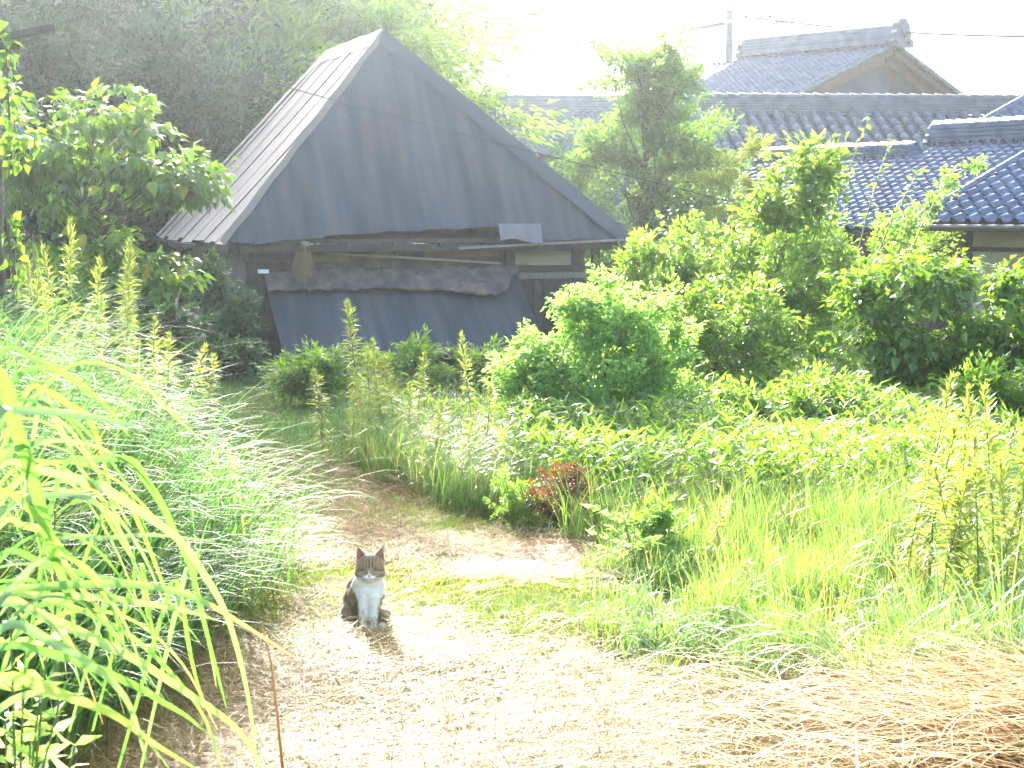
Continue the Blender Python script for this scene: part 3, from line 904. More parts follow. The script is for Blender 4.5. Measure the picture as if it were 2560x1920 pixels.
# --- A: big gabled house
def roofA():
    a, p = 47, 20
    e, uh, u = az_frame(a, p)
    P1 = at(896, 46, 60)                                    # near end of the ridge line at roof level
    b = empty('gabled_house', Vector((P1.x - 2, P1.y + 2, 0)))
    tag(b, 'tall gabled house with silvery pantiles and a weathered plaster gable', 'house')
    Lr = 6.6; hw = 5.4
    n = e.cross(u)
    tile = pantile_mesh('tile', .265, .25, 6)
    P0 = P1 - e * Lr
    O = P0 - u * (hw / math.cos(R(p)))
    lay(O, e, u, .265, .25, tile, MATS['tile_silver'], b, lambda s, t: True, int(Lr / .265), int(hw / math.cos(R(p)) / .25), limit=0)
    # far slope
    u2 = (uh * math.cos(R(p)) - z3 * math.sin(R(p)))
    puts(b, MB().box(P0 - z3 * .06, e * (Lr + .1), u2 * hw / math.cos(R(p)), e.cross(u2) * .1), 'roof_slope', MATS['tile_old'])
    puts(b, MB().box(O - n * .10, e * Lr, u * hw / math.cos(R(p)), n * .05), 'roof_board', MATS['dark_wood'])
    ridge(b, P0, P1 + e * .1, u, .66, .5, MATS['tile_silver'], .13, .32, courses=6, joined=True)
    onigawara(b, P1 + e * .2 - z3 * .05, e, .92, MATS['tile_old'])
    onigawara(b, P0 - e * .05 - z3 * .25, -e, .85, MATS['tile_old'])
    # rakes: rows of verge tiles on both slopes of the gable
    me = half_tube('verge_tile', .30, .085, 6, .07); me.materials.append(MATS['tile_old'])
    nk = int(hw / math.cos(R(p)) / .27)
    for sgn, dd in ((-1, -u), (1, u2)):
        nn_ = n if sgn < 0 else Vector((-n.x * 1, -n.y * 1, n.z))
        for off in (.0, -.28):
            for k in range(nk):
                M = Matrix((-dd, nn_.cross(-dd), nn_)).transposed().to_4x4()
                M.translation = P1 + dd * ((k + 1) * .27) + nn_ * .05 + e * off
                put(b, me, M, 'verge_tile')
        # barge boards and soffit
        puts(b, MB().box(P1 + dd * .05 - z3 * .28 - e * .12, dd * (hw / math.cos(R(p)) - .1), e * .05, z3 * .22), 'barge_board', MATS['brown_wood'])
        puts(b, MB().box(P1 + dd * .1 - z3 * .52 - e * .5, dd * (hw / math.cos(R(p)) - .4), e * .08, z3 * .20), 'barge_board', MATS['brown_wood'])
        puts(b, MB().box(P1 + dd * .02 - z3 * .10 - e * .95, dd * (hw / math.cos(R(p)) - .05), e * .93, z3 * .04), 'soffit', MATS['dark_wood'])
    # gable wall
    G = P1 - e * 1.0 - z3 * .12; hw2 = hw - .1; dz = hw2 * math.tan(R(p))
    cs = [G, G + uh * hw2 - z3 * dz, Vector((0, 0, 0)), Vector((0, 0, 0)), G - uh * hw2 - z3 * dz]
    c2 = G + uh * (hw2 - .5) - z3 * dz; c2.z = -.5
    c3 = G - uh * (hw2 - .5) - z3 * dz; c3.z = -.5
    poly = [G, cs[1], c2, c3, cs[4]]
    vs = poly + [q_ - e * .15 for q_ in poly]
    puts(b, MB().add(vs, [(0, 1, 2, 3, 4)[::-1], (5, 6, 7, 8, 9)] + [(k, (k + 1) % 5, 5 + (k + 1) % 5, 5 + k) for k in range(5)]), 'gable_wall', MATS['plaster'])
    for x in (1.3, -2.6):
        z1 = G.z - abs(x) * math.tan(R(p)) - .1
        q_ = G + uh * x; q_.z = z1 - 4
        puts(b, MB().box(q_ + e * .002, uh * .12, e * .04, z3 * 4), 'post', MATS['old_wood'])
    w0 = O + uh * .6 + e * .3; w0.z = -.5
    puts(b, MB().box(w0, e * (Lr - 1.6), uh * (hw * 2 - 1.2), z3 * (O.z + .5)), 'wall', MATS['plaster'])
roofA()

# --- E: distant roof behind the hut's right hip
def roofE():
    e, uh, u = az_frame(-8, 26)
    P0 = at(462, 110, 55)
    b = empty('distant_house', Vector((P0.x + 3, P0.y, 0)))
    tag(b, 'hazy blue tiled house seen between the iron roof and the dark shrub', 'house')
    tile = pantile_mesh('tile', .30, .27, 6)
    O = P0 - u * 13 * .27
    lay(O, e, u, .30, .27, tile, MATS['tile_far'], b, lambda s, t: True, 26, 13, limit=0)
    ridge(b, P0, P0 + e * 7.8, u, .42, .34, MATS['tile_far'], .10, .34, courses=5, lower_row=False, joined=True)
    onigawara(b, P0 + e * .5 + z3 * .18, e, .30, MATS['tile_far'])
    n = e.cross(u)
    puts(b, MB().box(O - n * .09, e * 7.8, u * 3.5, n * .05), 'roof_board', MATS['dark_wood'])
    w0 = O + uh * .6; w0.z = -.5
    puts(b, MB().box(w0, e * 7.6, uh * 4, z3 * (O.z + .5)), 'wall', MATS['plaster'])
roofE()

# --- F: corner of another roof beyond the second ridge
def roofF():
    e, uh, u = az_frame(52, 21)
    O = at(938, 150, 38.5)
    b = empty('roof_corner_house', Vector((O.x + 2, O.y, 0)))
    tag(b, 'house whose tiled roof corner climbs out of frame behind the bright ridge', 'house')
    tile = pantile_mesh('tile', .265, .24, 6)
    lay(O, e, u, .265, .24, tile, MATS['tile_silver'], b, lambda s, t: True, 14, 20, limit=0)
    n = e.cross(u)
    vs = half_tube('verge_tile', .30, .085, 6); vs.materials.append(MATS['tile_silver'])
    for k in range(19):
        M = Matrix((u, -e, n)).transposed().to_4x4(); M.translation = O + u * k * .25 + n * .07
        put(b, vs, M, 'verge_tile')
    puts(b, MB().box(O - n * .12, e * 3.7, u * 4.8, n * .08), 'roof_board', MATS['dark_wood'])
    w0 = O + uh * .5 + e * .3; w0.z = -.5
    puts(b, MB().box(w0, e * 3.2, uh * 4.2, z3 * (O.z + .5)), 'wall', MATS['plaster'])
roofF()

# ------------------------------------------------------------------ poles and wires
up_ = empty('utility_pole', at(727, 215, 68) * 1.0)
up_.location.z = 0
tag(up_, 'pale concrete utility pole with a crossarm beside the gabled house roof', 'utility pole')
pz = up_.location
puts(up_, MB().tube([(pz.x, pz.y, 0), (pz.x, pz.y, at(727, 8, 68).z)], [.2, .14], 14), 'shaft', MATS['concrete'], smooth=True)
puts(up_, MB().tube([(pz.x, pz.y, at(727, 8, 68).z), (pz.x, pz.y, at(727, -14, 68).z)], [.10, .05], 10), 'top_rod', MATS['metal_grey'], smooth=True)
puts(up_, MB().tube([(pz.x, pz.y, at(727, 11, 68).z), (pz.x, pz.y, at(727, 6, 68).z)], .17, 12), 'band', MATS['metal_grey'])
puts(up_, MB().bar(at(724, 21, 67.8), at(778, 19, 67.8), .12), 'crossarm', MATS['metal_grey'])
for x in (746, 754, 762, 770):
    puts(up_, MB().tube([at(x, 19, 67.8), at(x, 16.5, 67.8), at(x, 15, 67.8)], [.05, .09, .05], 8), 'insulator', MATS['concrete'])
puts(up_, MB().bar(at(774, 24, 67.8), at(787, 23, 67.8), .12), 'bracket', MATS['metal_grey'])
for x in (777, 782, 787):
    puts(up_, MB().tube([at(x, 23, 67.8), at(x, 19, 67.8)], [.09, .05], 8), 'insulator', MATS['concrete'])
puts(up_, MB().bar(at(729, 45, 67.9), at(757, 22, 67.9), .045), 'brace', MATS['metal_grey'])
puts(up_, MB().bar(at(712, 66, 67.8), at(730, 65, 67.8), .14), 'lower_arm', MATS['metal_grey'])
for x in (714, 719, 724):
    puts(up_, MB().tube([at(x, 65, 67.8), at(x, 62, 67.8)], [.1, .07], 8), 'insulator', MATS['concrete'])
def wire(pts, rad, mat, label, sag=0.0, n=14, name='wire'):
    P_ = []
    for (a_, b_) in zip(pts[:-1], pts[1:]):
        for k in range(n):
            t = k / n; P_.append(a_.lerp(b_, t) - z3 * sag * 4 * t * (1 - t))
    P_.append(pts[-1])
    return tag(MB().tube(P_, rad, 5).build(name, MATS[mat]), label, 'wire')
wire([at(380, 55, 84), at(727, 22, 68)], .055, 'wire_grey', 'upper of the two grey wires meeting the utility pole from the forest side', .35)
wire([at(380, 57.5, 84), at(727, 24, 68)], .04, 'wire_grey', 'lower thin wire meeting the utility pole from the forest side', .4)
wire([at(746, 16, 67.8), at(1100, 36, 52)], .05, 'wire_grey', 'thick cable passing over the gabled house towards the right edge', .25)
wire([at(727, 20, 68), at(748, 15.5, 80), at(770, 14.5, 80)], .03, 'wire_grey', 'short jumper cable looped along the crossarm of the utility pole', .05)
wire([at(-30, 6, 24), at(245, 75.5, 21), at(600, 168.5, 20), at(1000, 265, 18)], .0055, 'wire_black', 'thin black wire slanting down across the whole hut roof', .02)
wire([at(300, 30, 180), at(760, -6, 180)], .05, 'wire_grey', 'faint high line against the hills above the hut', .6)

PYY = 540
py_ = empty('lattice_pylon', (at(460, 0, PYY).x, PYY, 0))
tag(py_, 'faint lattice pylon on the hazy hill above the hut roof', 'pylon')
pm = MB(); px0 = py_.location.x; base, top = 0, 96
def corner(z, k):
    w = 11 * (1 - (z - base) / (top - base) * .62); return Vector((px0 + w * (1 if k in (0, 3) else -1), PYY + w * (1 if k < 2 else -1), z))
for k in range(4):
    puts(py_, MB().bar(corner(base, k), corner(top, k), .5), 'leg', MATS['concrete'])
zs = [0, 18, 34, 48, 60, 71, 81, 90, 96]
for za, zb in zip(zs[:-1], zs[1:]):
    for k in range(4):
        pm.bar(corner(za, k), corner(zb, (k + 1) % 4), .28); pm.bar(corner(za, (k + 1) % 4), corner(zb, k), .28); pm.bar(corner(zb, k), corner(zb, (k + 1) % 4), .28)
puts(py_, pm, 'lattice', MATS['concrete'])
for z_ in (66, 82):
    puts(py_, MB().bar((px0 - 13, PYY, z_), (px0 + 13, PYY, z_), .5), 'crossarm', MATS['concrete'])

# wooden pole at the left edge with two boards nailed on
wp = empty('wooden_pole', (at(1, 300, 11.5).x, 11.5, .4))
tag(wp, 'dark wooden pole at the left edge with two short boards nailed near its top', 'pole')
c_ = at(0, 300, 11.5)
puts(wp, MB().tube([(c_.x - .02, 11.5, .2), (c_.x + .0, 11.5, at(0, 28, 11.5).z + .05)], [.055, .045], 10), 'shaft', MATS['bark'], smooth=True)
puts(wp, MB().bar(at(0, 38, 11.4), at(52, 28, 11.2), .06, .04), 'board', MATS['old_wood'])
puts(wp, MB().bar(at(-2, 46.5, 11.4), at(21, 46.5, 11.4), .05, .04), 'board', MATS['old_wood'])
wire([at(17, 125, 16), at(28, 133, 16), at(50, 141, 16)], .012, 'blue_rope', 'bit of blue rope showing between leaves behind the wooden pole', .03, 5, 'rope')['category'] = 'rope'

# ------------------------------------------------------------------ vegetation
def unit(v): return v / np.maximum(1e-9, np.linalg.norm(v, axis=-1, keepdims=True))

def leaf_cloud(P, D, L, Wd, droop=.18, nrm=None, four=True):
    """folded leaves: base P, direction D, length L, width Wd"""
    n = len(P); D = unit(D)
    Nn = nrm if nrm is not None else np.tile([0, 0, 1.0], (n, 1)) + rng.normal(0, .45, (n, 3))
    Sd = unit(np.cross(D, Nn)); Up = np.cross(Sd, D)
    L = L[:, None]; Wd = Wd[:, None]
    b = P; t = P + D * L - Up * L * droop
    l = P + D * L * .38 - Sd * Wd * .5 + Up * Wd * .10
    r = P + D * L * .38 + Sd * Wd * .5 + Up * Wd * .10
    if four:
        m = P + D * L * .42 - Up * Wd * .08
        V = np.stack([b, l, m, r, t], 1)
        k = (np.arange(n) * 5)[:, None]
        Fq = np.concatenate([k + np.array([[0, 3, 2]]), k + np.array([[0, 2, 1]]), k + np.array([[1, 2, 4]]), k + np.array([[2, 3, 4]])])
        return V.reshape(-1, 3), [Fq], np.tile(np.arange(n), 4)
    V = np.stack([b, l, t, r], 1); k = (np.arange(n) * 4)[:, None]
    Fq = np.concatenate([k + np.array([[0, 2, 1]]), k + np.array([[0, 3, 2]])])
    return V.reshape(-1, 3), [Fq], np.tile(np.arange(n), 2)

def sph(n, bias=.45):
    """points in a unit ball, crowded towards its surface"""
    v = unit(rng.normal(0, 1, (n, 3))); return v * (rng.random(n) ** bias)[:, None]

def crown_mesh(name, lobes, nclump, cr, nleaf, L, Wd, droop=.2, up=.25, four=False, flat=.75, spray=0.0, jit=.6, elong=1.75):
    """lobes: (x,y,z,rx,ry,rz,weight); clumps of leaves in them; returns mesh and clump centres"""
    w = np.array([l[6] for l in lobes], float); w /= w.sum()
    pick = rng.choice(len(lobes), nclump, p=w)
    lb = np.array([l[:6] for l in lobes], float)
    cc = lb[pick, :3] + sph(nclump, .42) * lb[pick, 3:6] * rng.uniform(.75, 1.15, (nclump, 1))
    rad = cr * rng.uniform(.6, 1.35, nclump)
    ci = rng.integers(0, nclump, nleaf)
    off = sph(nleaf, .5); off[:, 2] *= flat
    ax = unit(unit(cc - lb[pick, :3]) + rng.normal(0, .5, (nclump, 3)) + np.array([0, 0, .35]))[ci]
    al = (off * ax).sum(1, keepdims=True)
    off = (off - al * ax) * .62 + al * ax * elong
    P = cc[ci] + off * rad[ci][:, None]
    outw = unit(cc[ci] - lb[pick[ci], :3]) * .5
    D = unit(off) * (1 - spray) + outw + rng.normal(0, jit, (nleaf, 3)) * .6
    D[:, 2] += up
    V, Fs, fi = leaf_cloud(P, D, L * rng.uniform(.6, 1.25, nleaf), Wd * rng.uniform(.7, 1.2, nleaf), droop, four=four)
    r = np.clip(rng.random(nleaf) * .75 + .25 * rng.random(nclump)[ci], 0, 1)
    return np_mesh(name, V, Fs, r[fi]), cc, lb[pick, :3]

def limbs(mb, base, top, cc, r0, seed=1, nl=24, bend=.2, zmin=.25):
    """trunk from base to top and limbs out to some clump centres"""
    rr = random.Random(seed)
    base, top = Vector(base), Vector(top); N = 7; path = []
    for k in range(N + 1):
        t = k / N
        path.append(base.lerp(top, t) + Vector((rr.uniform(-1, 1), rr.uniform(-1, 1), 0)) * bend * .25 * min(t, .8) * (1 if k else 0))
    mb.tube(path, [r0 * (1 - .85 * k / N) + .004 for k in range(N + 1)], 8)
    idx = rr.sample(range(len(cc)), min(nl, len(cc)))
    for i in idx:
        c = Vector(cc[i]); h = max(zmin, min(.92, (c.z - base.z) / max(.1, top.z - base.z) - rr.uniform(.1, .35)))
        k = int(h * N); s_ = path[k].lerp(path[min(N, k + 1)], h * N - k)
        mid = s_.lerp(c, .5) + Vector((rr.uniform(-1, 1), rr.uniform(-1, 1), rr.uniform(0, 1))) * (c - s_).length * .1
        rl = r0 * (1 - .8 * h) * .42
        mb.tube([s_, mid, c], [rl, rl * .6, max(.003, rl * .18)], 5, cap=False)
    return mb

def plant(name, label, cat, pos, lobes, nclump, cr, nleaf, L, Wd, mat, trunk=None, group=None, nl=24, trunk_r=.06, wood='bark', stuffcrown=True, zmin=.25, **kw):
    """pos is the foot; lobes relative to the foot"""
    me, cc, _ = crown_mesh('crown', lobes, nclump, cr, nleaf, L, Wd, **kw)
    root = empty(name, pos)
    tag(root, label, cat, group)
    o = link('crown', me, root, MATS[mat])
    if stuffcrown: o['kind'] = 'stuff'
    top = trunk or (lobes[0][0], lobes[0][1], lobes[0][2] + lobes[0][5] * .6)
    limbs(MB(), (0, 0, -.15), top, cc, trunk_r, nl=nl, zmin=zmin).build('trunk', MATS[wood], root, smooth=True)
    return root

def copy_tree(o, loc, rz, sc=1, label=None, parent=None):
    c = o.copy(); C.objects.link(c)
    if parent is None:
        c.location = loc; c.rotation_euler = (0, 0, rz); c.scale = (sc, sc, sc)
        if label: c['label'] = label
    else: c.parent = parent
    for ch in [q for q in o.children]: copy_tree(ch, None, None, parent=c)
    return c

def foot(px, Y, dz=0): 
    p = at(px, 300, Y); return Vector((p.x, Y, gzf(p.x, Y) + dz))

# --- forest behind on the left
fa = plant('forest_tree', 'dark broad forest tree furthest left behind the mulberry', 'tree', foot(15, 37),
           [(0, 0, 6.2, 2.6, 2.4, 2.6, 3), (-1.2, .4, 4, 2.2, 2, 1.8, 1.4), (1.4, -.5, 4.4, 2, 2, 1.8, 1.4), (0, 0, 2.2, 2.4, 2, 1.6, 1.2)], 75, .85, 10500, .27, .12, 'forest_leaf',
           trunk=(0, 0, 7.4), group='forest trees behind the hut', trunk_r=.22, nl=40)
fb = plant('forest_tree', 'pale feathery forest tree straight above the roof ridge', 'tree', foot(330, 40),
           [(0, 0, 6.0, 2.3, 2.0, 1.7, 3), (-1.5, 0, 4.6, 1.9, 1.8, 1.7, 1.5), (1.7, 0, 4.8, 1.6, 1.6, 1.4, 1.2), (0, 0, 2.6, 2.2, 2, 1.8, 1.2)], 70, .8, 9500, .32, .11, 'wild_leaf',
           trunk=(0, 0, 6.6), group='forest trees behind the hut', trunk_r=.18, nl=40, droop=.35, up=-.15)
for (src, px, Y, sc, rz, lab) in [  # paler leaves by the ridge put part of the sun glow into colour
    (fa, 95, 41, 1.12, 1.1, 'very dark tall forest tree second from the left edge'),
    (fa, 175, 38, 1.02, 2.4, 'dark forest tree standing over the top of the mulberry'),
    (fb, 240, 43, 1.3, 3.3, 'forest tree left of the roof slope, sun glow put into its pale leaves'),
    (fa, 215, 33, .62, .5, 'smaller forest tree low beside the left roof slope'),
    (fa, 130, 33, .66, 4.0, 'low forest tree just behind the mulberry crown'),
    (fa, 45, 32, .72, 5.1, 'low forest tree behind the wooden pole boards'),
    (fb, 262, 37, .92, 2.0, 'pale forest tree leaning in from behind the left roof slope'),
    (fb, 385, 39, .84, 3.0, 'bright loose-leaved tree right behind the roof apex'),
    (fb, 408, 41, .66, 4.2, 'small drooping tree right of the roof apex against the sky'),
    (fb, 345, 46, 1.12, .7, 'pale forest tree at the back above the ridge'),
    (fb, 290, 49, 1.35, 5.2, 'tall tree with leaf colour paled for sun glow at the back left of the ridge'),
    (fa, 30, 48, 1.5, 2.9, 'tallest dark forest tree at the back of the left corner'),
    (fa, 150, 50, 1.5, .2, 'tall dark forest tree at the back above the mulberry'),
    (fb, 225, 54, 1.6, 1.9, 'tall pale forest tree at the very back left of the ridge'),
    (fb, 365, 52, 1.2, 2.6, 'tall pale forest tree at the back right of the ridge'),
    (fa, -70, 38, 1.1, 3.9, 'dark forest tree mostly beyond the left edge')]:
    copy_tree(src, foot(px, Y), rz, sc, lab)

# --- middle distance trees
ct = plant('round_tree', 'tall airy green tree with red-brown trunk standing right of the hut', 'tree', foot(640, 36, -.2),
      [(.1, 0, 4.75, 1.25, 1.2, 1.0, 3.6), (.15, 0, 5.3, .7, .7, .5, 1.0), (.8, 0, 3.9, 1.0, 1, .75, 1.6), (-.95, 0, 3.5, .9, .9, .6, 1.5), (1.35, .1, 2.7, .95, .9, .8, 1.6), (-1.3, 0, 2.3, 1.0, .9, .6, 1.4), (.5, 0, 2.2, 1.1, 1, .7, 1.4), (-.7, -.2, 1.4, .9, .9, .5, 1.0), (.1, -.3, 3.3, 1.1, .8, .8, 2.0), (.9, -.2, 1.5, .8, .8, .5, 1.0)],
      240, .36, 34000, .12, .05, 'fine_leaf', trunk=(.1, 0, 4.9), trunk_r=.13, nl=60, up=.35, jit=.8)
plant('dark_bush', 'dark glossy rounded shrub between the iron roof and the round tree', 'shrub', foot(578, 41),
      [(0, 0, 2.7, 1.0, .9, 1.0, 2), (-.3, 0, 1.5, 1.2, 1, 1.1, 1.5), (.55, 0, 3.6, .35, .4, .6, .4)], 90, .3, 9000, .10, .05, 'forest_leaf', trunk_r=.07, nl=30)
plant('dark_bush', 'lighter low bush at the foot of the dark glossy shrub', 'shrub', foot(545, 34),
      [(0, 0, 1.3, .8, .7, .8, 2), (.9, 0, 1.2, .8, .7, .9, 1.5)], 60, .25, 5000, .10, .04, 'wild_leaf', trunk_r=.04, nl=20)
for px, Y, h, lab in ((497, 45, 3.0, 'pink-tipped bush top showing over the hip of the iron roof'), (515, 41, 1.9, 'low pinkish bush along the right hip of the iron roof'), (555, 38, 1.25, 'faded pink flower heads low behind the right roof slope')):
    plant('pink_bush', lab, 'shrub', foot(px, Y), [(0, 0, h, .42, .4, .35, 1), (.1, 0, h - .8, .5, .5, .6, .6)], 22, .14, 1500, .10, .05, 'pink_leaf', trunk_r=.03, nl=12, group='pink flowering bushes behind the hut')
plant('young_bamboo', 'yellow-green feathery bamboo shoots beside the barrel tiled roof', 'bamboo', foot(735, 33),
      [(-.2, 0, 2.7, .55, .4, .5, 1), (.25, 0, 3.25, .35, .3, .3, .8), (.0, 0, 1.9, .8, .5, .7, 1.3), (.5, 0, 2.4, .3, .3, .3, .5)], 40, .18, 4500, .13, .022, 'goldenrod_leaf', trunk_r=.02, nl=20, wood='stem', droop=.3)
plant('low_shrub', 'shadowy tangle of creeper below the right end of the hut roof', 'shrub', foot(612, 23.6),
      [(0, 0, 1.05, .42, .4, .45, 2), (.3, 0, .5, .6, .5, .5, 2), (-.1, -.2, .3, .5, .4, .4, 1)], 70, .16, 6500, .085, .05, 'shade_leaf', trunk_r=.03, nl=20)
for px, Y, sx, h, lab in ((690, 30, 1.2, 1.6, 'soft green bush below the round tree'), (780, 31, 1.4, 1.9, 'green bush covering the foot of the lower tiled roof'), (880, 27, 1.2, 1.9, 'green bush between the two tiled roofs'), (610, 29, 1.0, 1.1, 'bush at the right hip of the iron roof')):
    plant('hedge_bush', lab, 'shrub', foot(px, Y), [(0, 0, h * .6, sx, .8, h * .5, 2), (sx * .5, 0, h * .8, sx * .6, .6, h * .35, 1)], 70, .24, 7000, .085, .04, 'wild_leaf', trunk_r=.04, nl=16)

cv = empty('roof_creeper', at(930, 225, 24.6)); tag(cv, 'pale creeper trailing over the left verge of the tiled outbuilding', 'vine')
me, cc, _ = crown_mesh('foliage', [(-.25, 0, .05, .22, .2, .18, 1), (.1, .3, .3, .22, .2, .15, 1), (.4, .6, .62, .18, .2, .14, 1), (.75, .8, .85, .15, .2, .1, .7), (-.5, 0, -.15, .3, .2, .3, 1.5)], 40, .13, 1500, .07, .045)
link('foliage', me, cv, MATS['lime_leaf'])['kind'] = 'stuff'
MB().tube([(-.6, 0, -.9), (-.3, .05, 0), (.1, .3, .3), (.8, .8, .9)], .012, 5).build('stem', MATS['stem'], cv)

# --- mulberry at the left: large leaves, the nearest 260 one by one
mul_pos = foot(95, 17.2)
mul = plant('mulberry_tree', 'broad mulberry tree with big drooping sunlit leaves beside the hut roof', 'tree', mul_pos,
      [(-.15, 0, 1.95, .80, .8, .70, 2.4), (.60, -.1, 1.95, .50, .6, .38, 1.4), (.98, -.1, 1.82, .28, .4, .22, .6), (-.75, 0, 2.0, .35, .5, .7, 1.0), (-.1, -.3, 1.1, .75, .6, .5, 1.3), (.30, 0, 2.45, .38, .4, .28, .8), (.62, -.3, .95, .33, .4, .2, .6)],
      130, .2, 4600, .125, .075, 'broad_leaf', trunk=(0, 0, 2.2), trunk_r=.07, nl=50, droop=.4, up=-.45, four=True, jit=.5)
big_leaf_meshes = []
def big_leaf(name, L, Wd, bend, notch=.0):
    """heart shaped leaf with folded rib, 12 triangles"""
    prof = [(0, 0), (.06, .30), (.28, .5), (.55, .40), (.8, .17), (1, 0)]
    V = []
    for t, w in prof:
        z = -bend * t * t * L
        if w == 0: V.append((0, t * L, z))
        else: V += [(-w * Wd, t * L - (notch * L if t < .1 else 0), z + .12 * w * Wd), (0, t * L, z - .05 * Wd), (w * Wd, t * L - (notch * L if t < .1 else 0), z + .12 * w * Wd)]
    F_ = [(0, 2, 1), (0, 3, 2)]
    for k in range(3):
        a_ = 1 + 3 * k
        F_ += [(a_, a_ + 1, a_ + 4, a_ + 3), (a_ + 1, a_ + 2, a_ + 5, a_ + 4)]
    F_ += [(10, 11, 13), (11, 12, 13)]
    me = bpy.data.meshes.new(name); me.from_pydata(V, [], F_)
    at_ = me.attributes.new('rnd', 'FLOAT', 'FACE'); at_.data.foreach_set('value', np.full(len(F_), random.random(), dtype=np.float32))
    me.update(); return me
def hang_leaves(parent, lobes, n, L, mat, seed, names='leaf', nm=8, wr=.62):
    ms = [big_leaf(names, L * random.uniform(.8, 1.15), L * wr, random.uniform(.15, .6), .05) for _ in range(nm)]
    for me in ms: me.materials.append(MATS[mat])
    rr = random.Random(seed)
    for k in range(n):
        l = lobes[rr.randrange(len(lobes))]
        th = rr.uniform(-2.7, -.4); ph = rr.uniform(-.3, 1.2)       # camera side and top of the lobe
        d = Vector((math.cos(th) * math.cos(ph), math.sin(th) * math.cos(ph), math.sin(ph)))
        p = Vector((l[0] + d.x * l[3] * 1.05, l[1] + d.y * l[4] * 1.05, l[2] + d.z * l[5] * 1.05))
        o = bpy.data.objects.new(names, ms[k % nm]); C.objects.link(o); o.parent = parent; o.location = p
        tilt = rr.uniform(-.9, .1)
        o.rotation_euler = (tilt, rr.uniform(-.5, .5), math.atan2(d.y, d.x) - math.pi / 2 + rr.uniform(-.9, .9))
        s_ = rr.uniform(.7, 1.2); o.scale = (s_, s_, s_)
hang_leaves(mul, [(-.15, 0, 1.95, .88, .9, .75), (.6, -.1, 1.95, .58, .7, .42), (.98, -.1, 1.82, .33, .5, .25), (-.75, 0, 2.0, .45, .6, .75), (-.1, -.3, 1.1, .85, .7, .55), (.3, 0, 2.5, .42, .4, .3), (.62, -.3, .95, .38, .45, .22)], 280, .15, 'broad_leaf', 4)
# creeper on the wooden pole
cr = plant('pole_creeper', 'leafy creeper climbing the dark wooden pole at the left edge', 'vine', (at(10, 300, 11.3).x, 11.35, .5),
      [(0, 0, 2.55, .07, .06, .14, 1), (.07, 0, 1.95, .13, .08, .22, 2), (.03, 0, 2.25, .06, .05, .1, .6), (.02, 0, 1.2, .06, .05, .5, .6)], 26, .06, 130, .09, .055, 'broad_leaf', trunk=(0, 0, 2.7), trunk_r=.008, nl=16, four=True, droop=.35, up=-.2)
hang_leaves(cr, [(0, 0, 2.6, .06, .07, .1), (.1, 0, 1.9, .14, .1, .2)], 20, .10, 'broad_leaf', 9)
tw = MB()
rr = random.Random(8)
for k in range(10):
    p = Vector((.03 + rr.uniform(-.02, .06), 0, rr.uniform(.0, 1.0)))
    pts = [p]
    for q_ in range(6): pts.append(pts[-1] + Vector((rr.uniform(-.03, .05), rr.uniform(-.02, .02), rr.uniform(.03, .14))))
    tw.tube(pts, .004, 4)
tw.build('dry_stem', MATS['grey_wood'], cr)

# --- shrubs on the right
lime = plant('lime_bush', 'rounded pale green bush with small leaves in front of the hut corner', 'shrub', foot(592, 13.9),
      [(0, 0, .62, .80, .65, .50, 3), (-.46, 0, .78, .42, .5, .40, 1.4), (.05, 0, 1.15, .42, .4, .32, 1.3), (.48, 0, .95, .42, .5, .42, 1.6), (.15, 0, 1.45, .26, .25, .14, .5), (-.14, -.1, 1.36, .16, .2, .10, .25), (-.64, 0, .85, .13, .2, .2, .2), (.42, 0, 1.3, .2, .2, .12, .3)],
      330, .12, 27000, .046, .034, 'pale_leaf', trunk=(.1, 0, .9), trunk_r=.028, nl=60, four=False, up=-.1, droop=.3, zmin=.05)
tall = plant('tall_shrub', 'tall sprawling shrub with upright leafy shoots in front of the tiled roofs', 'shrub', foot(752, 18.5),
      [(0, 0, .9, 1.0, .8, .75, 2.6), (.15, 0, 1.7, .62, .6, .55, 1.6), (-.55, 0, 1.2, .5, .5, .5, 1.2), (.45, 0, 2.15, .42, .4, .32, 1.0), (.62, 0, 2.5, .28, .3, .3, .7), (.9, 0, 1.2, .7, .6, .6, 1.2), (-.85, 0, 1.45, .16, .2, .28, .25), (.2, -.1, 2.2, .12, .2, .4, .3)],
      300, .15, 11000, .10, .042, 'wild_leaf', trunk=(.4, 0, 2.3), trunk_r=.035, nl=90, four=True, up=.15, droop=.35, wood='stem')
hang_leaves(tall, [(0, 0, 1.0, 1.0, .8, .75), (.15, 0, 1.7, .62, .6, .55), (-.6, 0, 1.3, .5, .5, .5), (.5, 0, 2.2, .45, .4, .32), (.9, 0, 1.2, .7, .6, .6)], 150, .11, 'wild_leaf', 5, wr=.5)
# arching shoots
sh = MB(); rr = random.Random(12); SP_, SD_ = [], []
for (px, py, bx) in ((868, 118, 800), (848, 135, 790), (782, 160, 745), (765, 148, 740), (700, 215, 715), (672, 225, 700), (915, 170, 850), (958, 165, 880), (735, 195, 730), (825, 150, 790), (890, 140, 840), (655, 210, 690)):
    a_ = Vector(((bx - 752) / F * 18.5, 0, .9)); tip_ = at(px, py, 18.5) - tall.location; tip_.y = rr.uniform(-.3, .2)
    mid_ = a_.lerp(tip_, .6) + Vector((0, 0, .12))
    sh.tube([a_, mid_, tip_], [.012, .007, .003], 5)
    for k in range(16):
        t = .25 + .75 * k / 15
        p = a_.lerp(mid_, t * 2) if t < .5 else mid_.lerp(tip_, t * 2 - 1)
        for _ in range(2): SP_.append(p); SD_.append(Vector((rr.uniform(-1, 1), rr.uniform(-1, .4), rr.uniform(-.4, .5))))
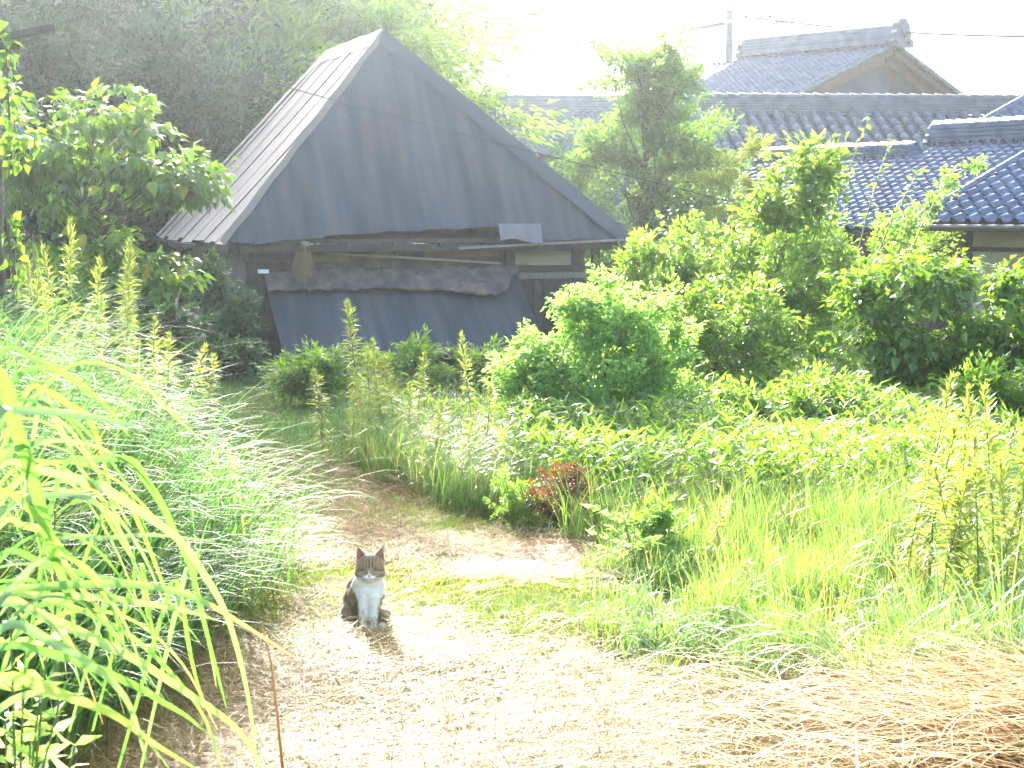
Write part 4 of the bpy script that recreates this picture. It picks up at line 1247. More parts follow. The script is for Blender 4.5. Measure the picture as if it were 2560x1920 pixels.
sh.build('shoot', MATS['stem'], tall)
SP_, SD_ = np.array(SP_), np.array(SD_); n = len(SP_)
V, Fs, fi = leaf_cloud(SP_, SD_, rng.uniform(.07, .13, n), rng.uniform(.03, .055, n), .3)
link('shoot_leaves', np_mesh('shoot_leaves', V, Fs, rng.random(n)[fi]), tall, MATS['wild_leaf'])['kind'] = 'stuff'

rbush = plant('broadleaf_shrub', 'dense broad-leaved shrub at the right edge below the tiled outbuilding', 'shrub', foot(950, 15.2),
      [(0, 0, .85, .8, .7, .55, 3), (-.55, 0, .85, .5, .6, .55, 1.6), (.5, 0, 1.02, .45, .5, .40, 1.3), (-.25, 0, 1.45, .5, .4, .28, 1.2), (.8, 0, .8, .5, .6, .8, 1.5), (.45, 0, 1.38, .2, .3, .15, .3), (-.75, 0, 1.35, .25, .3, .3, .6)],
      230, .15, 9000, .085, .055, 'broad_leaf', trunk=(.2, 0, 1.2), trunk_r=.035, nl=60, four=True, up=-.35, droop=.35)
hang_leaves(rbush, [(0, 0, .85, .85, .75, .6), (-.55, 0, .8, .5, .6, .5), (.5, 0, 1.0, .5, .55, .40), (-.25, 0, 1.3, .5, .45, .25), (.8, 0, .9, .5, .6, .8)], 170, .11, 'broad_leaf', 6)
for px, Y, sx, h, lab, mt in ((715, 16.2, .9, 1.35, 'mid-green shrub between the lime bush and the broad-leaved shrub', 'wild_leaf'), (825, 17.5, 1.1, 1.75, 'glossy shrub mass under the tall leafy shoots', 'bamboo_leaf'), (665, 18.5, .6, 1.8, 'loose shrub with nodding leaves behind the lime bush', 'wild_leaf'), (790, 13.8, .8, .7, 'dark leafy shrub behind the bamboo grass', 'bamboo_leaf'), (1010, 13.5, .7, .8, 'shaded shrub behind the goldenrods at the right edge', 'bamboo_leaf')):
    plant('leafy_shrub', lab, 'shrub', foot(px, Y), [(0, 0, h * .5, sx, .6, h * .45, 2), (sx * .3, 0, h * .85, sx * .5, .5, h * .25, 1), (-sx * .4, 0, h * .8, sx * .4, .4, h * .3, .8)], 90, .14, 8000, .07, .03, mt, trunk_r=.025, nl=24, four=True, droop=.3, up=.1)
# --- shrubs in the shade by the hut
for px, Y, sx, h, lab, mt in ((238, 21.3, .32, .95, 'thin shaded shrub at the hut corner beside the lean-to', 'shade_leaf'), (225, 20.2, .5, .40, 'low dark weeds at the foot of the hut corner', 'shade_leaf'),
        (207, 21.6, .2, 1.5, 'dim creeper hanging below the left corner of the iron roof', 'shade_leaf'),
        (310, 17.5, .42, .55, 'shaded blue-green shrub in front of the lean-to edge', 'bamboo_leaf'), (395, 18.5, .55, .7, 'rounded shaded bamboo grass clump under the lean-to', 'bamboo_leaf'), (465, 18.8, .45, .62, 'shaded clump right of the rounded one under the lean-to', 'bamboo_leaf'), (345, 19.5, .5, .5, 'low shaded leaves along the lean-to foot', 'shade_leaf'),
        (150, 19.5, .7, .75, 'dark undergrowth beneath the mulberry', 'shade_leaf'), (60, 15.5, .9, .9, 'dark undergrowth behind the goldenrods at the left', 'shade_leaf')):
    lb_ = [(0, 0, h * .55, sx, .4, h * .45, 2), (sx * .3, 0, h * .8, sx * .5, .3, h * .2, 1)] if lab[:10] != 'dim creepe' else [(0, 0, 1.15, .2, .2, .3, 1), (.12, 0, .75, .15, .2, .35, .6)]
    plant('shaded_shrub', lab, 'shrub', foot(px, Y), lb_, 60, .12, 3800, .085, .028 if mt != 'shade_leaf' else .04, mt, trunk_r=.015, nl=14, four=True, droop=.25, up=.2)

# --- red-brown withered shrub and its neighbours
plant('withered_shrub', 'reddish-brown withered shrub at the path edge', 'shrub', foot(556, 10.9),
      [(.05, 0, .26, .27, .2, .2, 2), (-.14, 0, .2, .2, .2, .14, 1), (.14, 0, .40, .12, .1, .08, .5)], 80, .05, 7500, .018, .009, 'red_leaf', trunk_r=.008, nl=40, up=.3, wood='dead_stem')
plant('small_weed', 'fine-leaved green weed left of the withered shrub', 'weed', foot(512, 10.8),
      [(0, 0, .2, .14, .14, .16, 2), (.1, 0, .1, .18, .12, .08, 1)], 40, .05, 3800, .020, .009, 'lime_leaf', trunk_r=.006, nl=24, up=.3, wood='stem')
plant('small_weed', 'low green herb creeping over the edge of the gravel patch', 'weed', foot(655, 9.4),
      [(0, 0, .18, .22, .2, .12, 2), (.05, 0, .3, .14, .1, .06, 1)], 40, .06, 1500, .045, .018, 'lime_leaf', trunk_r=.005, nl=24, up=.3, wood='stem', four=True)
fern = empty('divided_leaf_plant', foot(640, 9.2)); tag(fern, 'bright lobed-leaf plant standing alone at the gravel edge', 'plant')
fm = MB(); FP, FD = [], []
for k in range(15):
    th = rng.uniform(0, 6.28); ln = rng.uniform(.12, .34); rr_h = rng.uniform(.12, .4)
    p0 = Vector((0, 0, 0)); p1 = Vector((math.cos(th) * ln * .3, math.sin(th) * ln * .2, rr_h * .8)); p2 = Vector((math.cos(th) * ln, math.sin(th) * ln * .6, rr_h))
    fm.tube([p0, p1, p2], [.0025, .002, .001], 4)
    d = (p2 - p1).normalized(); sd = d.cross(z3).normalized()
    for j in range(6):
        q_ = p1.lerp(p2, j / 5)
        for sg in (-1, 1): FP.append(q_); FD.append(sd * sg + d * .6 + z3 * .05)
    FP.append(p2); FD.append(d)
fm.build('stem', MATS['stem'], fern)
FP, FD = np.array(FP), np.array(FD); n = len(FP)
V, Fs, fi = leaf_cloud(FP, FD, rng.uniform(.05, .085, n), rng.uniform(.02, .032, n), .2, nrm=rng.normal(0, .8, (n, 3)) + np.array([0, -.5, .6]))
link('foliage', np_mesh('foliage', V, Fs, rng.random(n)[fi]), fern, MATS['pale_leaf'])['kind'] = 'stuff'

# --- goldenrods: stem with whorls of narrow leaves
def goldenrod(h, label, group, seed, dry=.25, dens=1.0, lean=.2):
    r_ = np.random.default_rng(seed)
    root = empty('goldenrod'); tag(root, label, 'goldenrod', group)
    sx_, sy_ = r_.uniform(-lean, lean, 2) * h
    MB().tube([(0, 0, -.05), (sx_ * .3, sy_ * .3, h * .5), (sx_, sy_, h)], [.006, .005, .002], 6).build('stem', MATS['stem'], root)
    n = int(230 * h * dens + 50)
    t = dry * .6 + (1 - dry * .6) * r_.random(n) ** .8
    t[-30:] = r_.uniform(.93, 1.0, 30)
    th = np.arange(n) * 2.4 + r_.normal(0, .3, n)
    zz = t * h
    cx = np.interp(t, [0, .5, 1], [0, sx_ * .3, sx_]); cy_ = np.interp(t, [0, .5, 1], [0, sy_ * .3, sy_])
    P_ = np.stack([cx, cy_, zz], -1)
    el = np.clip((t - .5) * 2.2, -.3, 1.3) + r_.normal(0, .15, n)
    D_ = np.stack([np.cos(th) * np.cos(el), np.sin(th) * np.cos(el), np.sin(el)], -1)
    L_ = .12 * (1 - .75 * np.abs(t - .6)) * r_.uniform(.8, 1.15, n) * np.where(t > .93, .6, 1)
    V, Fs, fi = leaf_cloud(P_, D_, L_, L_ * .15, .35)
    rn = np.clip(r_.random(n) * .9 + (t < .3) * .1, 0, 1)
    link('foliage', np_mesh('foliage', V, Fs, rn[fi]), root, MATS['goldenrod_leaf'])['kind'] = 'stuff'
    nd = int(24 * h)
    td = r_.uniform(.02, dry + .12, nd); th = r_.uniform(0, 6.28, nd)
    V, Fs, fi = leaf_cloud(np.stack([td * 0, td * 0, td * h], -1), np.stack([np.cos(th), np.sin(th), np.full(nd, -1.4)], -1), r_.uniform(.05, .08, nd), np.full(nd, .013), .1)
    link('dead_leaves', np_mesh('dead_leaves', V, Fs, np.zeros(nd)[fi]), root, MATS['fore_dry'])['kind'] = 'stuff'
    return root
protos = [goldenrod(1.0, '', 'goldenrods', 100 + k) for k in range(4)]
used = set()
def place_gr(px, py, Y, label, group, k, dz=0.0):
    """top of the plant shows at px,py"""
    tip_ = at(px, py, Y); g0 = gzf(tip_.x, Y) - .02; h = max(.2, tip_.z - g0)
    src = protos[k % 4]
    if k % 4 not in used: used.add(k % 4); o = src
    else:
        o = src.copy(); C.objects.link(o)
        for ch in src.children:
            c = ch.copy(); C.objects.link(c); c.parent = o
    w_ = (min(1.0, .55 + h * .45) if h > .45 else .65) * random.uniform(.7, 1.1)
    o.location = (tip_.x, Y, g0); o.scale = (w_, w_, h); o.rotation_euler = (random.gauss(0, .06), random.gauss(0, .07), random.uniform(0, 6.28))
    o['label'] = label; o['group'] = group
gi = 0
GL = [(65, 222, 12.6, 'pale brown-topped goldenrod standing tallest at the left under the mulberry'),
      (68, 248, 12.0, 'goldenrod directly below the brown-topped one, left group'), (90, 262, 12.2, 'short goldenrod third from the pole in the left group'),
      (108, 252, 12.4, 'goldenrod beside the tall right one in the left group'), (129, 243, 12.5, 'bright tall goldenrod at the right end of the left group'),
      (40, 262, 11.6, 'bushy goldenrod nearest the wooden pole'), (22, 275, 11.2, 'low goldenrod at the foot of the wooden pole'), (120, 285, 12.0, 'goldenrod with brown lower leaves on the bank'),
      (92, 300, 11.5, 'half-hidden goldenrod low in the bank grass'), (148, 318, 11.8, 'small goldenrod below the mulberry twig, on the bank crest'), (165, 336, 11.5, 'small goldenrod on the crest halfway down to the path'),
      (135, 335, 11.2, 'low goldenrod among bank grass left of its twin'), (204, 357, 12.5, 'lone small goldenrod beside the upright grass blade'), (178, 345, 11.9, 'small goldenrod just left of the upright blade'), (55, 290, 11.0, 'pale goldenrod in the thick of the left bank'),
      (10, 295, 10.6, 'goldenrod cut by the left picture edge above the grass')]
GM = [(358, 304, 14.6, 'tallest thin goldenrod in front of the lean-to sheets', ), (379, 341, 14.2, 'goldenrod pair, taller one, before the lean-to'), (366, 350, 14.0, 'goldenrod pair, shorter one, before the lean-to'),
      (398, 357, 14.0, 'goldenrod at the centre of the yellow-green clump'), (415, 355, 14.2, 'goldenrod at the right of the yellow-green clump'), (474, 333, 13.6, 'goldenrod with a dark dry stem left of the lime bush'),
      (322, 372, 13.6, 'leaning thin goldenrod at the left of the middle clump'), (432, 402, 12.4, 'small upright goldenrod before the arching dry grass'), (455, 420, 12.2, 'low goldenrod beside the dry arching grass'), (482, 385, 12.9, 'goldenrod half sunk in the dry grass'), (350, 380, 13.4, 'bushy low goldenrod at the path bend'), (385, 378, 13.5, 'leafy goldenrod filling the middle clump'), (405, 385, 13.3, 'leafy goldenrod low in the middle clump')]
GR = [(917, 378, 8.8, 'tallest goldenrod at the right, standing apart over the bamboo grass'), (974, 391, 8.6, 'narrow goldenrod between the two tall right ones'), (1003, 388, 8.0, 'big goldenrod near the right edge'), (1020, 400, 7.8, 'goldenrod cut by the right picture edge'),
      (930, 430, 8.2, 'goldenrod in the middle of the right group'), (955, 428, 8.0, 'leafy goldenrod left of the big one'), (985, 440, 7.6, 'goldenrod below the big one'), (940, 480, 7.7, 'low goldenrod in the right grass'), (985, 500, 7.3, 'low goldenrod near the right edge'),
      (711, 498, 9.2, 'small goldenrod alone in the young grass'), (905, 455, 8.4, 'half-height goldenrod left of the right group'), (1012, 460, 7.4, 'goldenrod at the right edge, middle height'), (965, 470, 7.9, 'goldenrod with brown lower stem, right group'), (730, 560, 8.2, 'tiny goldenrod in the grass right of the gravel')]
for lst, grp in ((GL, 'goldenrods on the left bank'), (GM, 'goldenrods in front of the hut'), (GR, 'goldenrods at the right')):
    for t_ in lst: place_gr(t_[0], t_[1], t_[2], t_[3], grp, gi); gi += 1

# --- grasses
def scatter(n, x0, x1, y0, y1, dens):
    """random ground points kept where dens(x,y) > random; more of them near the camera"""
    out = []; got = 0
    while got < n:
        k = n * 3
        u_ = rng.random(k); y = 1 / (1 / y0 + u_ * (1 / y1 - 1 / y0)); x = rng.uniform(x0, x1, k)
        ok = rng.random(k) < dens(x, y)
        out.append(np.stack([x[ok], y[ok]], 1)); got += ok.sum()
        if len(out) > 30: break
    p = np.concatenate(out)[:n]
    return np.column_stack([p, gz(p[:, 0], p[:, 1])])
PI2 = 2 * np.pi
# long bank grass on the left, arching down towards the path
P = scatter(10500, -9, 0, 5.0, 22, lambda x, y: np.clip((xl(y) - x + .12 - .95 * sstep((y - 9.2) / 3.5)) / .3, 0, 1) * (x > -.36 * y - 1) * (y * 1.0 > 5.2 - .3 * x) )
n = len(P); d_ = xl(P[:, 1]) - P[:, 0]
cl_ = vnoise(P[:, 0] + 20, P[:, 1], .45)
th = rng.normal(-.5, .75, n) + (cl_ - .5) * 1.4
tall_ = np.clip(.85 + .2 * sstep(d_ / .8) + .3 * sstep((d_ - .7) / .8), .4, 1.4) * (1 - .45 * sstep((P[:, 1] - 10) / 4)) * (1 - .4 * sstep((P[:, 1] - 9.3) / 1.2) * (d_ < 1.6))
ribbon_obj('bank_grass', 'bank_grass', P, th, rng.uniform(.55, 1.3, n) * tall_, rng.uniform(.009, .019, n), rng.uniform(.0, .4, n), rng.uniform(1.1, 2.7, n) * (.8 + .3 * cl_), 8)
tag(bpy.data.objects['bank_grass'], 'thick arching green grass covering the left bank', 'grass', kind='stuff')
# short turf with yellowed blades on the path
def turf_d(x, y):
    on = (x > xl(y) - .2) & (x < np.where(y > 6.3, xr(y), 9) + .25)
    v = .25 + .75 * sstep((vnoise(x, y, .45) - .35) / .3)
    v = np.where(y > 12, 1.0, v)
    bare = np.exp(-(((x - .1) / .6) ** 2 + ((y - 9.5) / .65) ** 2))
    return on * v * (1 - .85 * bare)
P = scatter(180000, -6, 5, 5.6, 26, turf_d); n = len(P)
rn = np.clip(rng.random(n) * .7 + .45 * vnoise(P[:, 0], P[:, 1], .6) - .15 * (P[:, 1] > 11.5) , 0, 1)
ribbon_obj('turf', 'lawn', P, rng.uniform(0, PI2, n), rng.uniform(.02, .06, n), rng.uniform(.0025, .005, n), rng.uniform(.2, 1.0, n), rng.uniform(.4, 1.5, n), 2, rnd=rn)
tag(bpy.data.objects['turf'], 'short trampled turf, green and yellow, over the mown path', 'grass', kind='stuff')
# cut straw lying about
def straw_d(x, y):
    on = (x > xl(y) - .35) & (x < np.where(y > 6.9, xr(y), 9) + .35)
    v = .10 + 1.0 * sstep((vnoise(x + 7, y + 3, .55) - .42) / .25)
    v = np.where(y < 7.4, v * 1.0 + .25, np.where(y < 9.0, v * .16, v * .6 + .05))
    v = np.where((x > 1.0) & (y < 6.9), 1.0, v)
    v = v + np.exp(-(((x + .75) / .6) ** 2 + ((y - 7.2) / .5) ** 2))
    bare = np.exp(-(((x - .1) / .55) ** 2 + ((y - 9.5) / .6) ** 2))
    return np.clip(on * v * (1 - .7 * bare) * (y < 14), 0, 1)
P = scatter(60000, -3, 3.5, 5.5, 14, straw_d); n = len(P)
P[:, 2] += rng.uniform(.0, .03, n) + .05 * rng.random(n) * ((P[:, 0] > 1.1) & (P[:, 1] < 6.9))
th = rng.vonmises(np.where(P[:, 0] > 1, 2.4, .3), .35, n)
ribbon_obj('cut_straw', 'straw', P, th, rng.uniform(.08, .2, n) + .25 * rng.random(n) ** 2 * (P[:, 1] < 8), rng.uniform(.003, .0075, n), np.full(n, 1.2) + rng.normal(0, .2, n), np.full(n, 1.75) + rng.normal(0, .12, n), 2)
tag(bpy.data.objects['cut_straw'], 'dry cut straw strewn over the mown path', 'straw', kind='stuff')
P = scatter(9000, -1.6, .8, 9.4, 13.5, lambda x, y: ((x > xl(y) - .1) & (x < xr(y) + .2)) * sstep((vnoise(x, y + 9, .5) - .4) / .2)); n = len(P)
P[:, 2] += rng.uniform(0, .015, n)
ribbon_obj('russet_straw', 'russet_straw', P, rng.uniform(0, PI2, n), rng.uniform(.05, .16, n), rng.uniform(.004, .008, n), np.full(n, 1.25) + rng.normal(0, .15, n), np.full(n, 1.7), 2)
tag(bpy.data.objects['russet_straw'], 'reddish dry straw scattered over the path behind the cat', 'straw', kind='stuff')
# coarse straw heap at the right front
P = scatter(4200, .7, 3.2, 5.3, 7.2, lambda x, y: np.exp(-(((x - 2.1) / .75) ** 2 + ((y - 6.15) / .6) ** 2)) * 1.0); n = len(P)
P[:, 2] += rng.uniform(0, .12, n)
ribbon_obj('straw_heap', 'heap_straw', P, rng.vonmises(2.6, 1.6, n), rng.uniform(.25, .6, n), rng.uniform(.006, .013, n), rng.uniform(1.0, 1.45, n), rng.uniform(1.6, 2.1, n), 3)
tag(bpy.data.objects['straw_heap'], 'heap of long cut straw at the front right corner', 'straw', kind='stuff')
# weedy verge at the right
def verge_d(x, y): return ((x > xr(y) - .05) & (y > 6.2) & (y < 10.7)) * np.clip((x - xr(y) + .15) / .3, .2, 1) * (x < .33 * y + .3) * (.06 + .94 * sstep((vnoise(x + 11, y, .19) * .6 + vnoise(x, y + 5, .5) * .4 - .38) / .25))
P = scatter(30000, .2, 4, 6.2, 10.8, verge_d); n = len(P)
hh = .09 + .24 * sstep((P[:, 0] - xr(P[:, 1])) / .9) + .12 * sstep((P[:, 0] - 1.5) / 1.2)
hh = hh * (.55 + .9 * vnoise(P[:, 0] + 3, P[:, 1], .28))
ribbon_obj('verge_grass', 'weed_grass', P, rng.uniform(0, PI2, n), hh * rng.uniform(.5, 1.4, n), rng.uniform(.003, .006, n), rng.uniform(0, .35, n), rng.uniform(.3, 1.5, n), 3)
P = scatter(4200, .2, 4, 6.2, 10.8, verge_d); n = len(P)
ribbon_obj('verge_blades', 'fore_pale', P, rng.uniform(0, PI2, n), rng.uniform(.2, .55, n) * (.6 + .5 * sstep((P[:, 0] - 1) / 1.5)), rng.uniform(.006, .013, n), rng.uniform(0, .6, n), rng.uniform(.6, 2.5, n), 5)
tag(bpy.data.objects['verge_blades'], 'broader pale blades standing through the verge grass', 'grass', kind='stuff')
tag(bpy.data.objects['verge_grass'], 'sunlit weedy grass on the verge right of the path', 'grass', kind='stuff')
P = scatter(9000, .2, 4, 6.2, 10.8, lambda x, y: verge_d(x, y) * (vnoise(x + 3, y, .4) > .4)); n = len(P)
P[:, 2] += rng.uniform(.02, .2, n) * np.clip((P[:, 0] - xr(P[:, 1])) / .6, .2, 1)
th = rng.uniform(0, PI2, n)
V, Fs, fi = leaf_cloud(P, np.stack([np.cos(th), np.sin(th), rng.uniform(-.2, .9, n)], -1), rng.uniform(.02, .045, n), rng.uniform(.008, .016, n), .2)
tag(link('verge_weeds', np_mesh('verge_weeds', V, Fs, rng.random(n)[fi]), mat=MATS['lime_leaf']), 'small-leaved weeds mixed through the verge grass', 'weeds', kind='stuff')
# bamboo grass mass
def bam_d(x, y):
    f = np.interp(x, [-2.3, -1.3, -.5, .4, .7, 1.2, 5], [14.5, 13.2, 11.9, 11.2, 10.7, 10.6, 10.2])
    return ((y > f) & (y < 17.5) & (x > xr(y) + .05)) * np.where(x < -.1, .25, 1.0) * (.4 + .6 * vnoise(x, y, .5))
P = scatter(36000, -1.5, 5.5, 10.0, 17.5, bam_d); n = len(P)
hmax = (.32 + .36 * vnoise(P[:, 0], P[:, 1], .7)) * np.where(P[:, 0] < -.1, .7, 1.0) * (1 - .2 * sstep((P[:, 0] - 2.5) / 2))
P[:, 2] += .1 + hmax * rng.random(n) ** .45
th = rng.uniform(0, PI2, n)
V, Fs, fi = leaf_cloud(P, np.stack([np.cos(th), np.sin(th), rng.uniform(-.3, 1.6, n)], -1), rng.uniform(.07, .17, n), rng.uniform(.014, .026, n), .3)
tag(link('bamboo_grass', np_mesh('bamboo_grass', V, Fs, rng.random(n)[fi]), mat=MATS['bamboo_leaf']), 'thicket of low bamboo grass between the path and the shrubs', 'bamboo grass', kind='stuff')
P = scatter(14000, -2.2, 5.5, 9.9, 17.5, lambda x, y: bam_d(x, y) * .6 + .9 * ((y > 9.9) & (y < 11.6) & (x > xr(y) + .02) & (x > .3))); n = len(P)
ribbon_obj('tall_grass', 'weed_grass', P, rng.uniform(0, PI2, n), rng.uniform(.2, .62, n), rng.uniform(.004, .008, n), rng.uniform(0, .4, n), rng.uniform(.4, 2.2, n), 4)
tag(bpy.data.objects['tall_grass'], 'tall grass stems pushing up through the bamboo grass', 'grass', kind='stuff')
# middle clump around the goldenrods
P = scatter(11000, -2.6, .2, 11.4, 16, lambda x, y: ((x > xr(y) + .02) & (x < xr(y) + 1.3)) * 1.0); n = len(P)
ribbon_obj('middle_grass', 'weed_grass', P, rng.normal(.4, 1.1, n), rng.uniform(.2, .75, n), rng.uniform(.004, .008, n), rng.uniform(0, .5, n), rng.uniform(.8, 2.3, n), 5)
tag(bpy.data.objects['middle_grass'], 'mixed green and dry grass at the bend of the path', 'grass', kind='stuff')
# shaded low weeds beyond the path bend
P = scatter(26000, -7, -1, 14, 27, lambda x, y: ((x > xl(y) - .3)) * (.35 + .65 * (vnoise(x, y, 1.1) > .5)) * np.where(np.abs(x - (xl(y) + .5)) < .5, .35, 1)); n = len(P)
ribbon_obj('path_end_grass', 'bank_grass', P, rng.uniform(0, PI2, n), rng.uniform(.04, .2, n), rng.uniform(.005, .010, n), rng.uniform(0, .6, n), rng.uniform(.3, 1.6, n), 2)
tag(bpy.data.objects['path_end_grass'], 'shaded short grass at the far end of the path by the hut', 'grass', kind='stuff')

def tuft(label, x, y, n, L, Wd, mat='fore_grass', spread=.12, t0=(.05, .6), t1=(.9, 2.6), head=None, name='grass_tuft', cat='grass tuft', parts=False, nseg=7):
    """a tussock as one thing"""
    a_ = rng.uniform(0, PI2, n); r_ = rng.uniform(0, spread, n)
    P_ = np.stack([r_ * np.cos(a_), r_ * np.sin(a_), np.zeros(n) - .02], -1)
    th_ = a_ if head is None else rng.normal(head, .7, n)
    o = ribbon_obj(name, mat, P_, th_, rng.uniform(L * .6, L * 1.15, n), rng.uniform(Wd * .7, Wd * 1.2, n), rng.uniform(*t0, n), rng.uniform(*t1, n), nseg)
    o.location = (x, y, gzf(x, y)); return tag(o, label, cat)
tuft('upright green tussock left of the middle goldenrods at the path edge', foot(388, 12.6).x, 12.6, 90, .5, .009, 'weed_grass', .16, (0, .35), (.2, 1.0))
tuft('dry arching tussock of silvery grass in front of the lime bush', foot(455, 12.6).x, 12.6, 190, 1.0, .009, 'fore_pale', .12, (.1, .6), (1.4, 2.6), head=.3)
tuft('brown fallen tussock drooping over the path edge', foot(430, 11.9).x, 11.9, 90, .5, .008, 'straw', .14, (.3, 1.2), (1.6, 2.9))
tuft('arching green tussock right of the withered shrub', foot(620, 10.7).x, 10.7, 60, .5, .010, 'bank_grass', .12, (.2, .7), (1.4, 2.6))
tuft('wet silvery tussock with bent blades at the right front', foot(872, 6.75).x, 6.75, 70, .72, .013, 'fore_pale', .1, (.1, .5), (1.6, 2.9))
tuft('bent wide-bladed tussock behind the straw heap at the right', foot(950, 6.9).x, 6.9, 60, .8, .013, 'fore_pale', .16, (.0, .5), (.9, 2.6))
tuft('tall green tussock cut by the right edge of the view', foot(1015, 7.0).x, 7.0, 50, .95, .013, 'fore_pale', .14, (.0, .4), (.6, 2.4))
tuft('thin tussock leaning left over the verge', foot(790, 7.1).x, 7.1, 44, .6, .009, 'fore_pale', .12, (.3, .9), (1.3, 2.4), head=2.9)
tuft('small upright sprig of grass beside the cat shadow', foot(452, 6.75).x, 6.75, 9, .12, .004, 'weed_grass', .02, (0, .2), (.2, .6))
tuft('dry bent tussock at the right end of the straw', foot(985, 6.1).x, 6.1, 60, .5, .010, 'straw', .22, (.3, 1.1), (1.5, 2.5))
for k, (px, Y, L_, th_) in enumerate(((196, 11.4, .75, 1.2), (183, 11.2, .5, .2), (290, 9.4, .38, .0), (232, 10.5, .5, .9))):
    o = tuft(['tall single blade standing up in front of the hut corner', 'lower pointed blade left of the tall single one', 'blade reaching out level over the path edge', 'blade sticking out of the bank beside the lone goldenrod'][k], foot(px, Y).x - .1, Y, 3, L_, .02, 'fore_grass', .02, (.0, .25), (.2, .6), head=th_)

# --- big silver grass in the left foreground, every blade a part
def catmull(pts, m=6):
    out = []
    P_ = [pts[0] * 2 - pts[1]] + list(pts) + [pts[-1] * 2 - pts[-2]]
    for i in range(1, len(P_) - 2):
        for k in range(m):
            t = k / m; a_, b_, c_, d_ = P_[i - 1], P_[i], P_[i + 1], P_[i + 2]
            out.append(.5 * ((2 * b_) + (c_ - a_) * t + (2 * a_ - 5 * b_ + 4 * c_ - d_) * t * t + (3 * b_ - a_ - 3 * c_ + d_) * t ** 3))
    out.append(P_[-2]); return out
BL = [  # (depth, width m, material, [zoom points], tip at end?)
 (2.9, .020, 0, [(-160, 900), (-60, 0), (30, 20), (60, 150), (140, 400), (210, 650), (250, 780), (300, 920), (330, 1100)]),
 (3.1, .013, 1, [(-300, 700), (0, 360), (150, 370), (400, 430), (560, 520), (680, 600), (790, 690), (900, 850), (980, 1000), (1040, 1200), (1080, 1400), (1112, 1659)]),
 (3.3, .012, 1, [(100, 1300), (250, 420), (400, 330), (560, 330), (620, 400), (700, 520), (760, 650), (830, 800), (850, 900), (900, 1100), (940, 1250), (978, 1400)]),
 (2.8, .013, 1, [(-200, 500), (0, 135), (60, 120), (200, 122), (400, 145), (560, 178), (618, 186)]),
 (3.0, .013, 2, [(-200, 1300), (0, 930), (200, 880), (400, 868), (600, 870), (800, 910), (930, 970), (1050, 1040), (1300, 1200)]),
 (3.0, .012, 1, [(-220, 1200), (0, 922), (200, 915), (450, 920), (650, 950), (850, 990), (935, 1022)]),
 (3.2, .015, 1, [(-200, 1300), (0, 945), (200, 1010), (400, 1100), (600, 1200), (800, 1330), (950, 1430), (1050, 1520), (1135, 1660)]),
 (2.9, .012, 1, [(-200, 1400), (0, 1140), (250, 1172), (420, 1230), (600, 1310), (700, 1372), (800, 1430), (892, 1505)]),
 (2.7, .014, 1, [(-200, 1600), (0, 1270), (300, 1350), (500, 1430), (650, 1540), (860, 1670)]),
 (3.5, .011, 1, [(-100, 600), (100, 60), (200, 30), (300, 90), (370, 130), (410, 200), (430, 260), (470, 420), (502, 560)]),
 (3.6, .009, 1, [(200, 1200), (420, 620), (510, 480), (560, 510), (600, 600), (650, 720), (700, 850), (740, 950), (862, 1115)]),
 (3.4, .009, 1, [(300, 1500), (440, 1000), (470, 880), (490, 960), (530, 1100), (546, 1182)]),
 (3.4, .008, 1, [(400, 1500), (560, 900), (610, 780), (640, 950), (665, 1100), (671, 1192)]),
 (3.5, .010, 1, [(0, 1000), (200, 720), (300, 662), (450, 668), (600, 655), (750, 660), (932, 682)]),
 (3.2, .011, 1, [(-250, 1000), (0, 612), (100, 610), (200, 640), (250, 720), (330, 850), (450, 1000), (480, 1100), (502, 1205)]),
 (3.3, .010, 1, [(-250, 1100), (0, 738), (200, 780), (400, 830), (600, 860), (755, 880)]),
 (3.0, .011, 1, [(-250, 1700), (0, 1400), (200, 1330), (420, 1400), (600, 1500), (730, 1659)]),
 (3.6, .009, 1, [(500, 1700), (700, 1000), (765, 860), (820, 1150), (850, 1280), (882, 1365)]),
 (3.6, .009, 1, [(600, 1700), (780, 900), (830, 820), (900, 1100), (935, 1310)]),
 (2.9, .009, 1, [(-250, 700), (0, 330), (160, 250), (245, 190)]),
 (2.9, .011, 1, [(-250, 600), (0, 460), (150, 560), (260, 700), (420, 860), (560, 1120)]),
 (3.1, .010, 1, [(-250, 900), (0, 560), (120, 500), (300, 480), (420, 520), (520, 640), (600, 830), (640, 1020)]),
 (3.3, .010, 1, [(-100, 1659), (60, 1100), (200, 950), (420, 1010), (640, 1150), (860, 1400), (960, 1659)]),
 (2.6, .012, 1, [(-300, 1500), (0, 1060), (230, 1120), (420, 1230), (560, 1390), (640, 1659)]),
 (3.2, .010, 1, [(-200, 400), (0, 60), (120, -60), (260, -50), (400, 60)]),
 (3.3, .010, 1, [(-200, 250), (0, -130), (150, -105), (320, -20), (470, 110), (560, 230)]),
 (3.0, .009, 2, [(100, 500), (180, 60), (230, 130), (330, 330), (420, 470), (450, 520)]),
]
for _ in range(30):
    x0_, y0_ = random.uniform(-420, -60), random.uniform(-120, 1250)
    ln_ = random.uniform(420, 1150); rise = random.uniform(60, 330); drop_ = random.uniform(150, 620)
    BL.append((random.uniform(2.9, 4.0), random.uniform(.004, .0085), 2 if random.random() < .15 else 1,
               [(x0_ - 120, y0_ + 420), (x0_ + ln_ * .15, y0_ + 60), (x0_ + ln_ * .4, y0_ - rise * .7), (x0_ + ln_ * .65, y0_ - rise * .55), (x0_ + ln_ * .86, y0_ + drop_ * .3), (x0_ + ln_, y0_ + drop_)]))
